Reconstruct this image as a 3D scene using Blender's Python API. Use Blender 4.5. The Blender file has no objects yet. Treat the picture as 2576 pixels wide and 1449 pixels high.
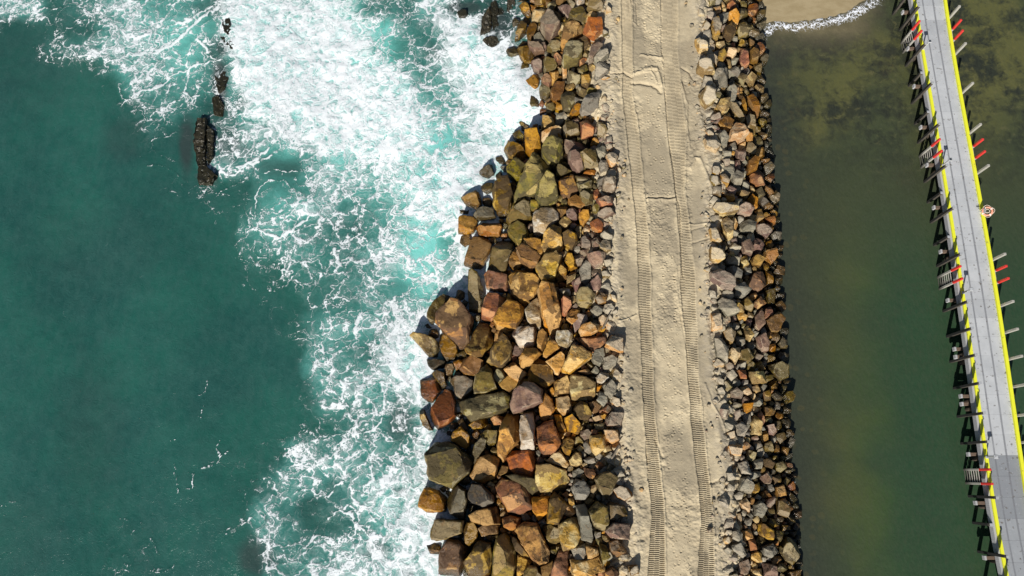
import bpy, bmesh, math, random
import numpy as np
from mathutils import Matrix, Vector, noise as mnoise

# ------------------------------------------------------------------ camera, sky, sun, exposure
SC = bpy.context.scene
COL = SC.collection
H = 46.0                       # camera height above the sea (m)
F = 1741.0                     # focal length in units of a 2576 px wide picture
CX, CY = 1288.0, 724.5
_up = np.array([-97.0, 466.5, F]); _up /= np.linalg.norm(_up)       # world up seen from the camera
_wy = np.array([0.0, 1.0, 0.0]) - _up * _up[1]; _wy /= np.linalg.norm(_wy)
_wx = np.cross(_wy, _up)
M = np.array([_wx, _wy, _up])  # camera -> world
cam_d = bpy.data.cameras.new('camera'); cam = bpy.data.objects.new('camera', cam_d); COL.objects.link(cam)
cam_d.sensor_fit = 'HORIZONTAL'; cam_d.sensor_width = 36.0; cam_d.lens = 36.0 * F / 2576.0
cam_d.clip_end = 3000; cam_d.clip_start = 0.5
m4 = Matrix([list(M[0]) + [0], list(M[1]) + [0], list(M[2]) + [H], [0, 0, 0, 1]])
cam.matrix_world = m4
SC.camera = cam

def P(u, v, z):
    """picture position (2576 wide) on the level z -> world X, Y"""
    u = np.asarray(u, float); v = np.asarray(v, float); z = np.asarray(z, float)
    c = np.stack(np.broadcast_arrays(u - CX, CY - v, -F + 0 * u), 0)
    w = np.tensordot(M, c, 1)
    k = (z - H) / w[2]
    return w[0] * k, w[1] * k
def Q(X, Y, Z):
    """world -> picture position"""
    w = np.stack(np.broadcast_arrays(np.asarray(X, float), np.asarray(Y, float), np.asarray(Z, float) - H), 0)
    c = np.tensordot(M.T, w, 1)
    k = np.maximum(-c[2], 1.0); return CX + F * c[0] / k, CY - F * c[1] / k

ax, ay = P(2420, 737, 1.62); bx_, by_ = P(2435, 663, 1.62)
sd = np.array([float(bx_ - ax), float(by_ - ay)]); sd /= np.linalg.norm(sd)      # the way shadows fall
ELEV = math.radians(35.5)
sun_d = bpy.data.lights.new('sun', 'SUN'); sun_d.energy = 5.0; sun_d.angle = math.radians(0.55); sun_d.color = (1.0, 0.955, 0.885)
sun = bpy.data.objects.new('sun', sun_d); COL.objects.link(sun)
sun.rotation_euler = Vector((sd[0] * math.cos(ELEV), sd[1] * math.cos(ELEV), -math.sin(ELEV))).to_track_quat('-Z', 'Y').to_euler()
world = bpy.data.worlds.new('World'); SC.world = world; world.use_nodes = True
wn = world.node_tree.nodes; sky = wn.new('ShaderNodeTexSky'); sky.sky_type = 'NISHITA'; sky.sun_disc = False
sky.sun_elevation = ELEV; sky.sun_rotation = math.atan2(-sd[0], -sd[1])
bg = wn['Background']; bg.inputs[1].default_value = 0.050
world.node_tree.links.new(sky.outputs[0], bg.inputs[0])
SC.view_settings.view_transform = 'Standard'; SC.view_settings.look = 'None'
SC.view_settings.exposure = 0.2; SC.view_settings.gamma = 1.0
SC.render.engine = 'CYCLES'; SC.render.resolution_x = 1024; SC.render.resolution_y = 576

RND = random.Random(11)

# ------------------------------------------------------------------ helpers
def tag(o, label=None, cat=None, group=None, kind=None):
    if label: o['label'] = label
    if cat: o['category'] = cat
    if group: o['group'] = group
    if kind: o['kind'] = kind
    return o
def link(name, me, mat, parent=None, loc=None):
    o = bpy.data.objects.new(name, me); COL.objects.link(o)
    if mat is not None:
        for m in (mat if isinstance(mat, list) else [mat]): me.materials.append(m)
    if parent is not None: o.parent = parent
    if loc is not None: o.location = loc
    return o
def empty(name, loc, rz=0.0):
    o = bpy.data.objects.new(name, None); COL.objects.link(o); o.location = loc; o.rotation_euler[2] = rz
    o.empty_display_size = 0.3
    return o
def grid_mesh(name, X, Y, Z, attrs=None, smooth=True, keep=None):
    ny, nx = X.shape
    me = bpy.data.meshes.new(name)
    co = np.stack([X, Y, Z], -1).reshape(-1, 3).astype(np.float32)
    idx = np.arange(ny * nx).reshape(ny, nx)
    f = np.stack([idx[:-1, :-1], idx[:-1, 1:], idx[1:, 1:], idx[1:, :-1]], -1).reshape(-1, 4)
    if keep is not None: f = f[keep.reshape(-1)]
    me.vertices.add(len(co)); me.vertices.foreach_set('co', co.ravel())
    me.loops.add(f.size); me.loops.foreach_set('vertex_index', f.astype(np.int32).ravel())
    me.polygons.add(len(f)); me.polygons.foreach_set('loop_start', (np.arange(len(f)) * 4).astype(np.int32))
    me.polygons.foreach_set('use_smooth', np.full(len(f), smooth))
    me.update(calc_edges=True)
    for k, a in (attrs or {}).items():
        at = me.attributes.new(k, 'FLOAT', 'POINT'); at.data.foreach_set('value', a.astype(np.float32).ravel())
    return me
def axis(lo, hi, step, out_lo, out_hi, n=14):
    """evenly spaced in lo..hi, widening towards out_lo / out_hi"""
    a = np.arange(lo, hi, step)
    t = np.linspace(0, 1, n + 1)[1:] ** 3
    return np.concatenate([(lo - (lo - out_lo) * t)[::-1], a, hi + (out_hi - hi) * t])
def bm_mesh(bm, name):
    me = bpy.data.meshes.new(name); bm.to_mesh(me); bm.free(); return me
def add_box(bm, c, s, rz=0.0, bevel=0.0):
    r = bmesh.ops.create_cube(bm, size=1.0)
    vs = r['verts']
    for v in vs: v.co = Vector((v.co.x * s[0], v.co.y * s[1], v.co.z * s[2]))
    bmesh.ops.rotate(bm, verts=vs, cent=(0, 0, 0), matrix=Matrix.Rotation(rz, 3, 'Z'))
    bmesh.ops.translate(bm, verts=vs, vec=c)
    if bevel > 0:
        es = list({e for v in vs for e in v.link_edges})
        bmesh.ops.bevel(bm, geom=es, offset=bevel, segments=1, affect='EDGES')
def add_tube(bm, pts, r, n=8, close=False):
    pts = [Vector(p) for p in pts]; rings = []
    N = len(pts)
    for i, p in enumerate(pts):
        a = pts[(i - 1) % N] if (close or i > 0) else p
        b = pts[(i + 1) % N] if (close or i < N - 1) else p
        t = (b - a).normalized()
        s = t.cross(Vector((0, 0, 1)))
        if s.length < 1e-3: s = t.cross(Vector((1, 0, 0)))
        s.normalize(); q = s.cross(t)
        rr = r[i] if isinstance(r, (list, tuple)) else r
        rings.append([bm.verts.new(p + s * rr * math.cos(2 * math.pi * k / n) + q * rr * math.sin(2 * math.pi * k / n)) for k in range(n)])
    for i in range(N if close else N - 1):
        A, B = rings[i], rings[(i + 1) % N]
        for k in range(n): bm.faces.new((A[k], A[(k + 1) % n], B[(k + 1) % n], B[k]))
    if not close:
        bm.faces.new(rings[0][::-1]); bm.faces.new(rings[-1])

# ------------------------------------------------------------------ shader helpers
class NT:
    def __init__(s, name):
        s.m = bpy.data.materials.new(name); s.m.use_nodes = True
        s.t = s.m.node_tree; s.n = s.t.nodes; s.b = s.n['Principled BSDF']
    def put(s, sock, v):
        if isinstance(v, bpy.types.NodeSocket): s.t.links.new(v, sock)
        elif isinstance(v, (tuple, list)) and len(v) == 3 and sock.type == 'RGBA': sock.default_value = (*v, 1)
        else: sock.default_value = v
    def math(s, op, a, b=0.0, c=None, clamp=False):
        n = s.n.new('ShaderNodeMath'); n.operation = op; n.use_clamp = clamp
        s.put(n.inputs[0], a); s.put(n.inputs[1], b)
        if c is not None: s.put(n.inputs[2], c)
        return n.outputs[0]
    def attr(s, name, what='Fac'):
        n = s.n.new('ShaderNodeAttribute'); n.attribute_name = name; return n.outputs[what]
    def noise(s, vec, scale, detail=4, rough=0.55, dist=0.0, w=None):
        n = s.n.new('ShaderNodeTexNoise')
        if w is not None: n.noise_dimensions = '4D'; s.put(n.inputs['W'], w)
        s.put(n.inputs['Vector'], vec); n.inputs['Scale'].default_value = scale
        n.inputs['Detail'].default_value = detail; n.inputs['Roughness'].default_value = rough; n.inputs['Distortion'].default_value = dist
        return n
    def vor(s, vec, scale, feature='DISTANCE_TO_EDGE', rnd=1.0):
        n = s.n.new('ShaderNodeTexVoronoi'); n.feature = feature; s.put(n.inputs['Vector'], vec); s.put(n.inputs['Scale'], scale)
        n.inputs['Randomness'].default_value = rnd
        return n
    def ramp(s, x, lo, hi, a=0.0, b=1.0, smooth=True):
        n = s.n.new('ShaderNodeMapRange'); n.interpolation_type = 'SMOOTHSTEP' if smooth else 'LINEAR'
        s.put(n.inputs[0], x); s.put(n.inputs[1], lo); s.put(n.inputs[2], hi); s.put(n.inputs[3], a); s.put(n.inputs[4], b)
        return n.outputs[0]
    def mix(s, f, a, b, mode='MIX'):
        n = s.n.new('ShaderNodeMix'); n.data_type = 'RGBA'; n.blend_type = mode
        s.put(n.inputs[0], f); s.put(n.inputs[6], a); s.put(n.inputs[7], b)
        return n.outputs[2]
    def pos(s): return s.n.new('ShaderNodeNewGeometry').outputs['Position']
    def geo(s, k): return s.n.new('ShaderNodeNewGeometry').outputs[k]
    def vmath(s, op, a, b=(0, 0, 0), sc=None):
        n = s.n.new('ShaderNodeVectorMath'); n.operation = op; s.put(n.inputs[0], a); s.put(n.inputs[1], b)
        if sc is not None: s.put(n.inputs[3], sc)
        return n.outputs[0]
    def sep(s, v):
        n = s.n.new('ShaderNodeSeparateXYZ'); s.put(n.inputs[0], v); return n.outputs
    def bump(s, h, strength, dist, normal=None):
        n = s.n.new('ShaderNodeBump'); s.put(n.inputs['Strength'], strength); n.inputs['Distance'].default_value = dist
        s.put(n.inputs['Height'], h)
        if normal is not None: s.put(n.inputs['Normal'], normal)
        return n.outputs[0]
    def out(s, color=None, rough=None, normal=None, spec=None, metal=None):
        if color is not None: s.put(s.b.inputs['Base Color'], color)
        if rough is not None: s.put(s.b.inputs['Roughness'], rough)
        if normal is not None: s.put(s.b.inputs['Normal'], normal)
        if spec is not None: s.put(s.b.inputs['Specular IOR Level'], spec)
        if metal is not None: s.put(s.b.inputs['Metallic'], metal)
        return s.m
def srgb(r, g, b, k=1.0):
    f = lambda c: (c / 255.0 / 12.92) if c / 255.0 <= 0.04045 else ((c / 255.0 + 0.055) / 1.055) ** 2.4
    return (f(r) * k, f(g) * k, f(b) * k)

# numpy value noise for heights and attributes
_rs = np.random.RandomState(5); _T = _rs.rand(256, 256)
def vnoise(x, y):
    xi = np.floor(x).astype(int); yi = np.floor(y).astype(int); fx = x - xi; fy = y - yi
    fx = fx * fx * (3 - 2 * fx); fy = fy * fy * (3 - 2 * fy)
    g = lambda a, b: _T[a & 255, b & 255]
    return (g(xi, yi) * (1 - fx) + g(xi + 1, yi) * fx) * (1 - fy) + (g(xi, yi + 1) * (1 - fx) + g(xi + 1, yi + 1) * fx) * fy
def fbm(x, y, o=4, seed=0.0):
    s = 0; a = 1; n = 0
    for k in range(o):
        s = s + a * vnoise(x * 2 ** k + 17.3 * k + seed, y * 2 ** k - 9.1 * k + seed * 1.7); n += a; a *= 0.5
    return s / n
def seg_dist(u, v, pts):
    """distance to a polyline and the side (+ on its left)"""
    d = np.full(u.shape, 1e9); side = np.zeros(u.shape)
    for (x0, y0), (x1, y1) in zip(pts[:-1], pts[1:]):
        dx, dy = x1 - x0, y1 - y0; L = dx * dx + dy * dy + 1e-9
        t = np.clip(((u - x0) * dx + (v - y0) * dy) / L, 0, 1)
        e = np.hypot(u - x0 - t * dx, v - y0 - t * dy)
        m = e < d; d = np.where(m, e, d); side = np.where(m, np.sign((u - x0) * dy - (v - y0) * dx), side)
    return d, side
def sstep(a, b, x):
    t = np.clip((x - a) / (b - a), 0, 1); return t * t * (3 - 2 * t)

# ------------------------------------------------------------------ lie of the land
ROAD_Z = 3.0
def edge(pts, z):
    p = np.array(pts, float); X, Y = P(p[:, 0], p[:, 1], z); o = np.argsort(Y); return Y[o], X[o]
vs_ = [0, 100, 200, 300, 400, 500, 600, 700, 800, 900, 1000, 1100, 1200, 1300, 1449]
ROAD_L = edge(list(zip([1530, 1530, 1532, 1540, 1553, 1553, 1545, 1540, 1550, 1560, 1566, 1568, 1576, 1586, 1592], vs_)), ROAD_Z)
ROAD_R = edge(list(zip([1754, 1764, 1766, 1768, 1788, 1785, 1780, 1785, 1783, 1794, 1802, 1818, 1827, 1818, 1816], vs_)), ROAD_Z)
WAT_L = edge([(1290, 0), (1292, 60), (1270, 130), (1290, 180), (1315, 250), (1325, 300), (1275, 345), (1255, 400), (1205, 440), (1160, 500), (1150, 580),
              (1160, 650), (1165, 720), (1090, 760), (1078, 800), (1050, 850), (1068, 900), (1060, 950), (1062, 1050), (1080, 1100), (1083, 1150), (1068, 1220),
              (1088, 1300), (1080, 1380), (1100, 1449)], 0.0)
WAT_R = edge(list(zip([1912, 1912, 1918, 1932, 1938, 1952, 1953, 1958, 1966, 1974, 1978, 1984, 1996, 2002, 2014], vs_)), 0.0)
def eX(e, Y): return np.interp(Y, e[0], e[1])
def ground(X, Y):
    wl, rl, rr, wr = eX(WAT_L, Y), eX(ROAD_L, Y), eX(ROAD_R, Y), eX(WAT_R, Y)
    tl = (X - wl) / (rl - wl)
    zl = np.interp(tl, [-0.5, -0.05, 0.10, 0.30, 1.0], [-2.5, -0.45, -0.10, 0.5, ROAD_Z])
    tr = (wr - X) / (wr - rr)
    zr = np.interp(tr, [-0.6, -0.05, 0.0, 1.0], [-2.5, -0.3, 0.0, ROAD_Z])
    return np.where(X < rl, zl, np.where(X > rr, zr, ROAD_Z))
# ------------------------------------------------------------------ the sea: foam cover read from the photograph, one digit per 50 px
FOAM = """6623466433388877875337744333
0122256655479988888743588433
0034566653249999987634699433
0000136654338999998864679954
0000015533348899999885678985
0000002342147889889996667996
0000000321346678888997777986
0000000110355676888887678895
0000000011555435776776888995
0000000011111335666677888885
0000000000112347644567878874
0000000000004554434566577643
0000000000013455446666377633
0000000000002244445665478733
0000000000001123345545677633
0000000000000112335554653333
0000000000000013555565643333
0000000000000004543689433333
0000000000000015644688333333
0000000000000002566668333333
0000000000000001445545333333
0000000000000001244436333333
0000000000100155455447633333
0000000000111255665565683333
0000000000001355345765733333
0000000000001541346766633333
0000001100001542234677733333
0000001100000544556567833333
0000011100000545566777843333
0000011100000545566777843333"""
FG = np.array([[int(c) for c in r[:28].ljust(28, '3')] for r in FOAM.split('\n')], float) / 9.0
def cmap(G, u, v, cell=50.0):
    x = np.clip(u / cell - 0.5, 0, G.shape[1] - 1.001); y = np.clip(v / cell - 0.5, 0, G.shape[0] - 1.001)
    xi = x.astype(int); yi = y.astype(int); fx = x - xi; fy = y - yi
    fx = fx * fx * (3 - 2 * fx); fy = fy * fy * (3 - 2 * fy)
    return (G[yi, xi] * (1 - fx) + G[yi, xi + 1] * fx) * (1 - fy) + (G[yi + 1, xi] * (1 - fx) + G[yi + 1, xi + 1] * fx) * fy
def zA(s, ox=0.0, oy=0.0, k=1 / 3.0):
    return [(float(a.split(',')[0]) * k + ox, float(a.split(',')[1]) * k + oy) for a in s.split()]
STR = []      # (polyline, width px, strength)
for s, w, g in [("1490,300 1430,380 1408,480", 3, .9), ("1490,300 1560,370 1600,440 1640,450 1560,480 1450,500 1300,570 1230,640 1080,700 1000,740", 5, 1),
                ("1430,500 1405,640 1385,700 1440,735 1510,712", 4, .9), ("1640,460 1730,465", 3, .8), ("1460,530 1480,640 1560,690 1650,712", 3, .9),
                ("1165,345 1240,270 1330,240 1370,285", 4, .9), ("1655,60 1480,180 1350,300 1200,385 1000,420", 8, 1), ("1600,60 1450,150 1250,210 1100,260", 6, .8),
                ("290,335 292,375 320,400", 3, .9), ("390,350 372,430 450,442 600,440 720,430", 4, .8), ("640,290 665,200 690,130 620,60 500,20", 4, .8),
                ("1110,1250 1200,1245 1300,1290 1360,1330 1400,1380", 2, .8), ("1140,1080 1200,1040 1260,1030 1340,990", 2.5, .7),
                ("1390,690 1350,760 1280,780 1240,870 1240,940 1300,935", 3.5, .9), ("905,660 930,750 1000,760 1090,720", 4, .9), ("1240,770 1270,680 1290,600", 4, .8),
                ("1160,990 1200,950 1130,880 1180,850", 3, .8), ("1660,1290 1760,1330 1830,1270 1950,1200 2040,1130", 6, 1), ("1560,960 1640,980 1720,990 1800,970", 4, .8),
                ("1640,1050 1720,1060 1800,1100 1900,1060", 4, .8), ("1560,1180 1580,1260 1540,1310", 5, .9), ("1000,0 1500,0 1660,30", 6, .6), ("0,60 60,110 200,100 300,80 340,70 480,70", 4, .8)]:
    STR.append((zA(s), w, g))
for s, w, g in [("400,600 405,560 390,480 385,380 400,290 440,240 480,215 600,210 650,250 690,310 722,355", 3.6, 1), ("440,150 540,130 640,140 740,135", 3, .9), ("590,210 585,150", 2, .8),
                ("330,545 400,580 500,620 560,640 640,600 740,530 800,480", 6, .9), ("430,500 470,440 500,430 545,400 600,350 660,312", 2.4, .8), ("385,640 372,740 400,780 480,800 560,870 640,900 680,940", 3.5, .9),
                ("540,640 420,745", 3, .8), ("340,580 290,650 270,800 330,820 450,870", 2, .7), ("690,170 680,240 740,290", 2, .7), ("735,300 700,400 660,450 690,490", 6, .8),
                ("1080,610 1140,620 1220,640 1230,690", 3, .8), ("1080,610 1090,660 1140,700", 3, .8), ("1130,390 1125,560 1180,600", 4, .7), ("640,830 740,880 850,700 960,620", 4, .6),
                ("990,720 1000,810 1050,860 1120,780", 8, .8), ("850,1290 880,1330 1000,1300 1150,1280 1200,1200 1380,1210 1500,1200", 5, .8), ("20,302 110,290 200,255 300,215", 2.4, .8),
                ("120,170 125,220 165,240", 2, .8), ("250,110 340,90 420,60 520,20", 7, .9), ("1340,1150 1440,1090 1590,1070", 3, .7), ("1590,1040 1610,1130 1640,1220", 4, .9)]:
    STR.append((zA(s, 515, 386), w, g))
for s, w, g in [("770,1095 850,1035 920,1060 960,1130 1040,1200 1100,1190", 6, 1), ("830,700 835,630 890,590 960,560 1060,540 1110,490 1132,420 1130,350 1150,240 1190,130", 4.5, 1), ("1130,530 1180,590 1260,620", 3, .9),
                ("500,650 620,610 760,590 880,550 1000,500 1060,470", 4, .8), ("0,762 80,742 105,690 75,640 90,600", 3, .8), ("130,690 180,650", 2, .7), ("1190,150 1240,200 1290,260 1330,330", 6, .9),
                ("720,20 760,60 700,110 740,180 860,230 960,300 1060,250 1150,230", 6, .8), ("890,370 910,440 970,500", 4, .9), ("970,310 980,400 1040,440", 3, .8), ("1190,310 1240,400 1270,520", 2.4, .8),
                ("1000,560 1060,660 1050,760 1060,850 1010,880", 8, .9), ("560,940 640,900 700,930 780,960 830,880 900,850", 5, .9), ("350,1060 420,1130 410,1250 390,1400", 8, .8), ("620,1280 700,1200 800,1210 830,1260", 5, .9),
                ("760,1060 690,1100 700,1180", 2, .6), ("940,990 1000,1010 1060,1090 1160,1150 1240,1140 1400,1180", 9, .9), ("1060,850 1150,900 1280,960 1380,960", 6, .7), ("580,1150 640,1190", 2, .7), ("1290,560 1330,620 1420,640 1500,590 1560,520", 6, 1),
                ("380,1400 560,1360 700,1380 900,1330", 8, .7), ("960,1140 920,1230 970,1320 1040,1330", 5, .9), ("1160,1440 1200,1380 1280,1350 1400,1330", 7, .9)]:
    STR.append((zA(s, 515, 869, 0.4), w, g))

for s, w, g in [("1290,690 1310,740 1355,720 1380,690", 3, .9), ("1125,830 1160,850 1145,930 1110,930", 3, .8), ("1040,770 1050,870 1062,955", 2.4, .8), ("1205,805 1300,788", 3, .9), ("610,1420 640,1360 665,1330", 3, .8), ("715,1105 765,1115", 2.4, .8), ("832,1125 815,1170 775,1195", 2.2, .8),
                ("715,1335 745,1320 770,1345", 2.6, .8), ("895,1220 930,1305", 2, .8), ("900,1430 960,1435 1050,1385", 3, .8), ("1240,290 1225,350 1180,380", 2.4, .7), ("1220,430 1190,500 1225,530", 2.2, .7), ("1020,640 1050,630", 2.2, .8), ("740,1380 760,1390", 3, .9), ("0,1045 60,1010 170,990", 1.6, .7), ("1350,1200 1370,1165", 2.4, .8), ("1450,1140 1500,1100", 4, .8), ("410,1240 440,1290", 1.6, .6)]:
    STR.append((zA(s, 0, 837.2, .4223), w, g))

def build_sea():
    xs = axis(-46, -3.0, 0.074, -700, 6.5); xs = xs[xs < 6.6]
    ys = axis(-9.5, 40, 0.078, -400, 900)
    X, Y = np.meshgrid(xs, ys)
    u, v = Q(X, Y, 0.0)
    # drift the lookup a little so that nothing follows the grid cells
    wu = u + (fbm(u / 60, v / 60, 4, 3) - .5) * 70 + (fbm(u / 17, v / 17, 3, 8) - .5) * 22
    wv = v + (fbm(u / 60, v / 60, 4, 31) - .5) * 70 + (fbm(u / 17, v / 17, 3, 44) - .5) * 22
    foam = cmap(FG, wu, wv)
    lim = sstep(-1500, -500, u) * sstep(5000, 2500, v); foam = foam * np.where(u < 0, lim, 1)
    # surf piled up against the boulders
    wl = eX(WAT_L, Y); shore = np.exp(-np.clip(wl - X, 0, 50) / 1.1) * (X < wl + 4)
    uu, vv = u, v
    def blob(cx, cy, rx, ry, p=2.0):
        return np.exp(-(((uu - cx) / rx) ** 2 + ((vv - cy) / ry) ** 2) ** (p / 2))
    calm = blob(1240, 60, 50, 55) + blob(1150, 20, 60, 22) * .8 + blob(930, 40, 30, 50) * .3
    foam = np.clip(foam + shore * .25 - calm * .35, 0, 1)
    for cx, cy, r, g in [(1180, 130, 70, .25), (1290, 225, 60, .4), (1230, 200, 80, .3), (1300, 300, 60, .5), (1140, 60, 40, .3), (1230, 395, 40, .2), (1218, 470, 26, .45), (1010, 870, 50, .25), (1040, 900, 30, .3),
                         (655, 60, 70, .25), (620, 130, 60, .25), (640, 200, 80, .2), (800, 110, 160, .1), (760, 260, 150, .08), (1180, 440, 60, .2), (600, 40, 40, .2), (1050, 1330, 60, .15),
                         (985, 140, 35, -.22), (960, 90, 35, -.20), (1120, 250, 30, -.24), (1130, 340, 26, -.26), (1110, 365, 30, -.30), (860, 400, 30, -.25), (700, 420, 50, -.6), (740, 300, 24, -.4), (1090, 610, 26, -.42), (1060, 640, 24, -.36), (1010, 720, 28, -.34), (600, 250, 22, -.45), (605, 300, 20, -.4), (860, 500, 30, -.15)]:
        foam = foam + blob(cx, cy, r, r) * g
    strand = np.zeros_like(u)
    ju = u + (fbm(u / 11, v / 11, 3, 61) - .5) * 12; jv = v + (fbm(u / 11, v / 11, 3, 77) - .5) * 12
    wid = 0.1 + 1.15 * fbm(u / 12, v / 12, 3, 91)
    for pts, w, g in STR:
        p = np.array(pts); pad = w * 4 + 12
        b = (u > p[:, 0].min() - pad) & (u < p[:, 0].max() + pad) & (v > p[:, 1].min() - pad) & (v < p[:, 1].max() + pad)
        if not b.any(): continue
        d, _ = seg_dist(ju[b], jv[b], pts)
        strand[b] = np.maximum(strand[b], g * np.clip(1.25 - d / (w * wid[b]), 0, 1))
    # where bubbles have been stirred in, the water turns turquoise
    cu = u + (fbm(u / 90, v / 90, 3, 5) - .5) * 60
    turq = cmap(FG, np.clip(cu, 0, 1400), v) ** 1.6 * 0.74
    for cx, cy, rx, ry, g in [(1080, 560, 60, 220, .35), (1060, 650, 60, 120, .35), (420, 50, 120, 90, .25), (470, 130, 50, 60, .3), (760, 100, 200, 90, .25), (1000, 420, 150, 150, .15), (700, 520, 50, 60, .3), (975, 110, 45, 70, .2), (1110, 360, 60, 60, .3), (900, 820, 120, 60, .1), (980, 1270, 90, 80, .1), (450, 220, 60, 70, .15)]:
        turq = turq + blob(cx, cy, rx, ry) * g
    turq = turq + .35 * sstep(.72, .95, cmap(FG, u, v)); turq = np.clip(turq - calm * .5, 0, 1.15)
    dark = np.zeros_like(u)
    n = fbm(u / 22, v / 22, 4, 12)
    for cx, cy, rx, ry, g in [(468, 365, 22, 75, .85), (553, 215, 22, 80, .95), (560, 120, 18, 30, .8), (545, 130, 22, 40, .5), (560, 270, 22, 30, .7), (608, 255, 22, 40, .6), (575, 360, 40, 45, .75), (520, 445, 30, 22, .8), (590, 385, 60, 30, .5),
                              (1095, 130, 40, 28, .45), (1245, 60, 50, 60, .9), (1170, 20, 60, 18, .8), (1215, 380, 30, 14, .5), (310, 350, 60, 60, .3), (650, 1400, 60, 50, .7), (1005, 1060, 36, 50, .6), (950, 1385, 40, 30, .6), (1025, 1435, 25, 20, .7), (1005, 1235, 22, 18, .5), (1010, 1010, 26, 24, .4),
                              (235, 1080, 90, 200, .18), (60, 1350, 120, 120, .15), (100, 150, 200, 150, .15), (250, 620, 200, 120, .12), (545, 20, 60, 25, .4), (560, 330, 60, 60, .35), (700, 425, 60, 25, .4)]:
        dark = np.maximum(dark, g * np.clip(blob(cx, cy, rx, ry, 2.6) * 1.6 - (1 - n) * .7, 0, 1))
    # swell, chop and the height of the broken water
    Z = 0.10 * np.sin(X * .55 + Y * .23 + 2.5 * fbm(X / 9, Y / 9, 2)) + 0.10 * (fbm(X / 1.6, Y / 1.6, 4, 9) - .5)
    Z = Z + np.clip(foam, 0, 1) * (0.08 + .16 * (fbm(X / .8, Y / .8, 4, 71) - .4)) + .03 * strand + blob(1305, 250, 60, 70) * .55 + blob(1180, 120, 70, 60) * .2 + shore * .16
    far = sstep(60, 160, np.abs(X)) + sstep(60, 160, np.abs(Y)); Z = Z * np.clip(1 - far, 0, 1)
    me = grid_mesh('sea', X, Y, Z, dict(foam=np.clip(foam, 0, 1), strand=strand, turq=turq, dark=dark))
    N = NT('sea_water')
    pos = N.pos()
    f = N.attr('foam'); st = N.attr('strand'); tq = N.attr('turq'); dk = N.attr('dark')
    w1 = N.noise(pos, 0.55, 3, .5); w2 = N.noise(pos, 2.2, 3, .55); w3 = N.noise(pos, 7.0, 2, .6)
    vv_ = N.vmath('ADD', pos, N.vmath('SCALE', N.vmath('SUBTRACT', w1.outputs['Color'], (.5, .5, .5)), sc=2.6))
    vv_ = N.vmath('ADD', vv_, N.vmath('SCALE', N.vmath('SUBTRACT', w2.outputs['Color'], (.5, .5, .5)), sc=0.9))
    v3 = N.vmath('ADD', vv_, N.vmath('SCALE', N.vmath('SUBTRACT', w3.outputs['Color'], (.5, .5, .5)), sc=0.22))
    flat = N.vmath('MULTIPLY', v3, (1, 1, 0.0))
    e1 = N.vor(flat, 0.85).outputs['Distance']; e2 = N.vor(N.vmath('ADD', flat, (7, 3, 0)), 2.1).outputs['Distance']
    e3 = N.vor(N.vmath('ADD', flat, (1, 13, 0)), 5.2).outputs['Distance']
    wv = N.ramp(w2.outputs['Fac'], .3, .7, .35, 1.7)
    def web(e, w): return N.math('SUBTRACT', 1.0, N.math('DIVIDE', e, N.math('MULTIPLY', wv, w)), clamp=True)
    W1 = web(e1, .16); W2 = web(e2, .17); W3 = web(e3, .22)
    n1 = N.noise(flat, 1.1, 9, .66).outputs['Fac']; n2 = N.noise(v3, 5.0, 5, .65).outputs['Fac']; n3 = N.noise(pos, .45, 4, .6).outputs['Fac']
    e0 = N.vor(N.vmath('MULTIPLY', N.vmath('ADD', vv_, (3, 9, 0)), (1, .8, 0)), .42).outputs['Distance']
    W0 = N.math('MULTIPLY', web(e0, .11), N.ramp(n2, .35, .55, .45, 1.15))
    lace = N.math('MAXIMUM', N.math('MAXIMUM', N.math('MAXIMUM', W1, W0), N.math('MULTIPLY', W2, N.ramp(n1, .35, .6, .35, .85))), N.math('MULTIPLY', W3, N.ramp(n1, .4, .65, .1, .62)))
    nn = N.math('ADD', N.math('MULTIPLY', n1, .72), N.math('MULTIPLY', n2, .28))
    nk = N.ramp(nn, .30, .70, 0, 1, False)
    val = N.math('ADD', N.math('MULTIPLY', lace, .55), N.math('MULTIPLY', nk, .45))
    fj = N.math('ADD', f, N.math('MULTIPLY', N.math('SUBTRACT', n3, .5), .5))
    thr = N.ramp(fj, 0.0, 1.0, .90, .37, False)
    dlt = N.math('SUBTRACT', val, thr)
    base_m = N.math('MULTIPLY', N.ramp(dlt, -.03, N.ramp(f, .4, .9, .11, .22)), N.ramp(f, .02, .12))
    sm = N.ramp(N.math('ADD', st, N.math('MULTIPLY', N.math('SUBTRACT', nn, .54), 3.2)), .40, .62)
    sm = N.math('MULTIPLY', sm, N.ramp(st, .02, .2))
    # thin milky froth in and around the dense foam
    veil = N.math('MULTIPLY', N.ramp(dlt, -.40, .10, 0, N.ramp(f, .5, .95, .36, .76)), N.ramp(f, .25, .85, .10, 1))
    veil = N.math('MULTIPLY', veil, N.ramp(f, .0, .3))
    fm = N.math('MAXIMUM', N.math('MAXIMUM', base_m, N.math('MULTIPLY', sm, .9)), veil)
    big = N.noise(pos, .12, 4, .6).outputs['Fac']
    deep = N.mix(N.ramp(big, .35, .65), DEEP_A, DEEP_B)
    streak = N.noise(N.vmath('MULTIPLY', pos, (1.0, .45, 1)), 1.6, 6, .7).outputs['Fac']
    deep = N.mix(N.ramp(streak, .3, .8, 0, .6), deep, DEEP_C)
    fine = N.noise(N.vmath('MULTIPLY', v3, (1.0, .6, 0)), 3.4, 7, .75).outputs['Fac']
    fleck = N.math('MULTIPLY', N.ramp(fine, .655, .69, 0, .7), N.ramp(n3, .52, .68))
    deep = N.mix(N.ramp(fine, .35, .75, 0, .30), deep, (.05, .14, .125))
    tn = N.math('MULTIPLY', tq, N.ramp(n1, .25, .75, .7, 1.25))
    wat = N.mix(N.ramp(tn, .05, .75, 0, 1, False), deep, TURQ)
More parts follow.
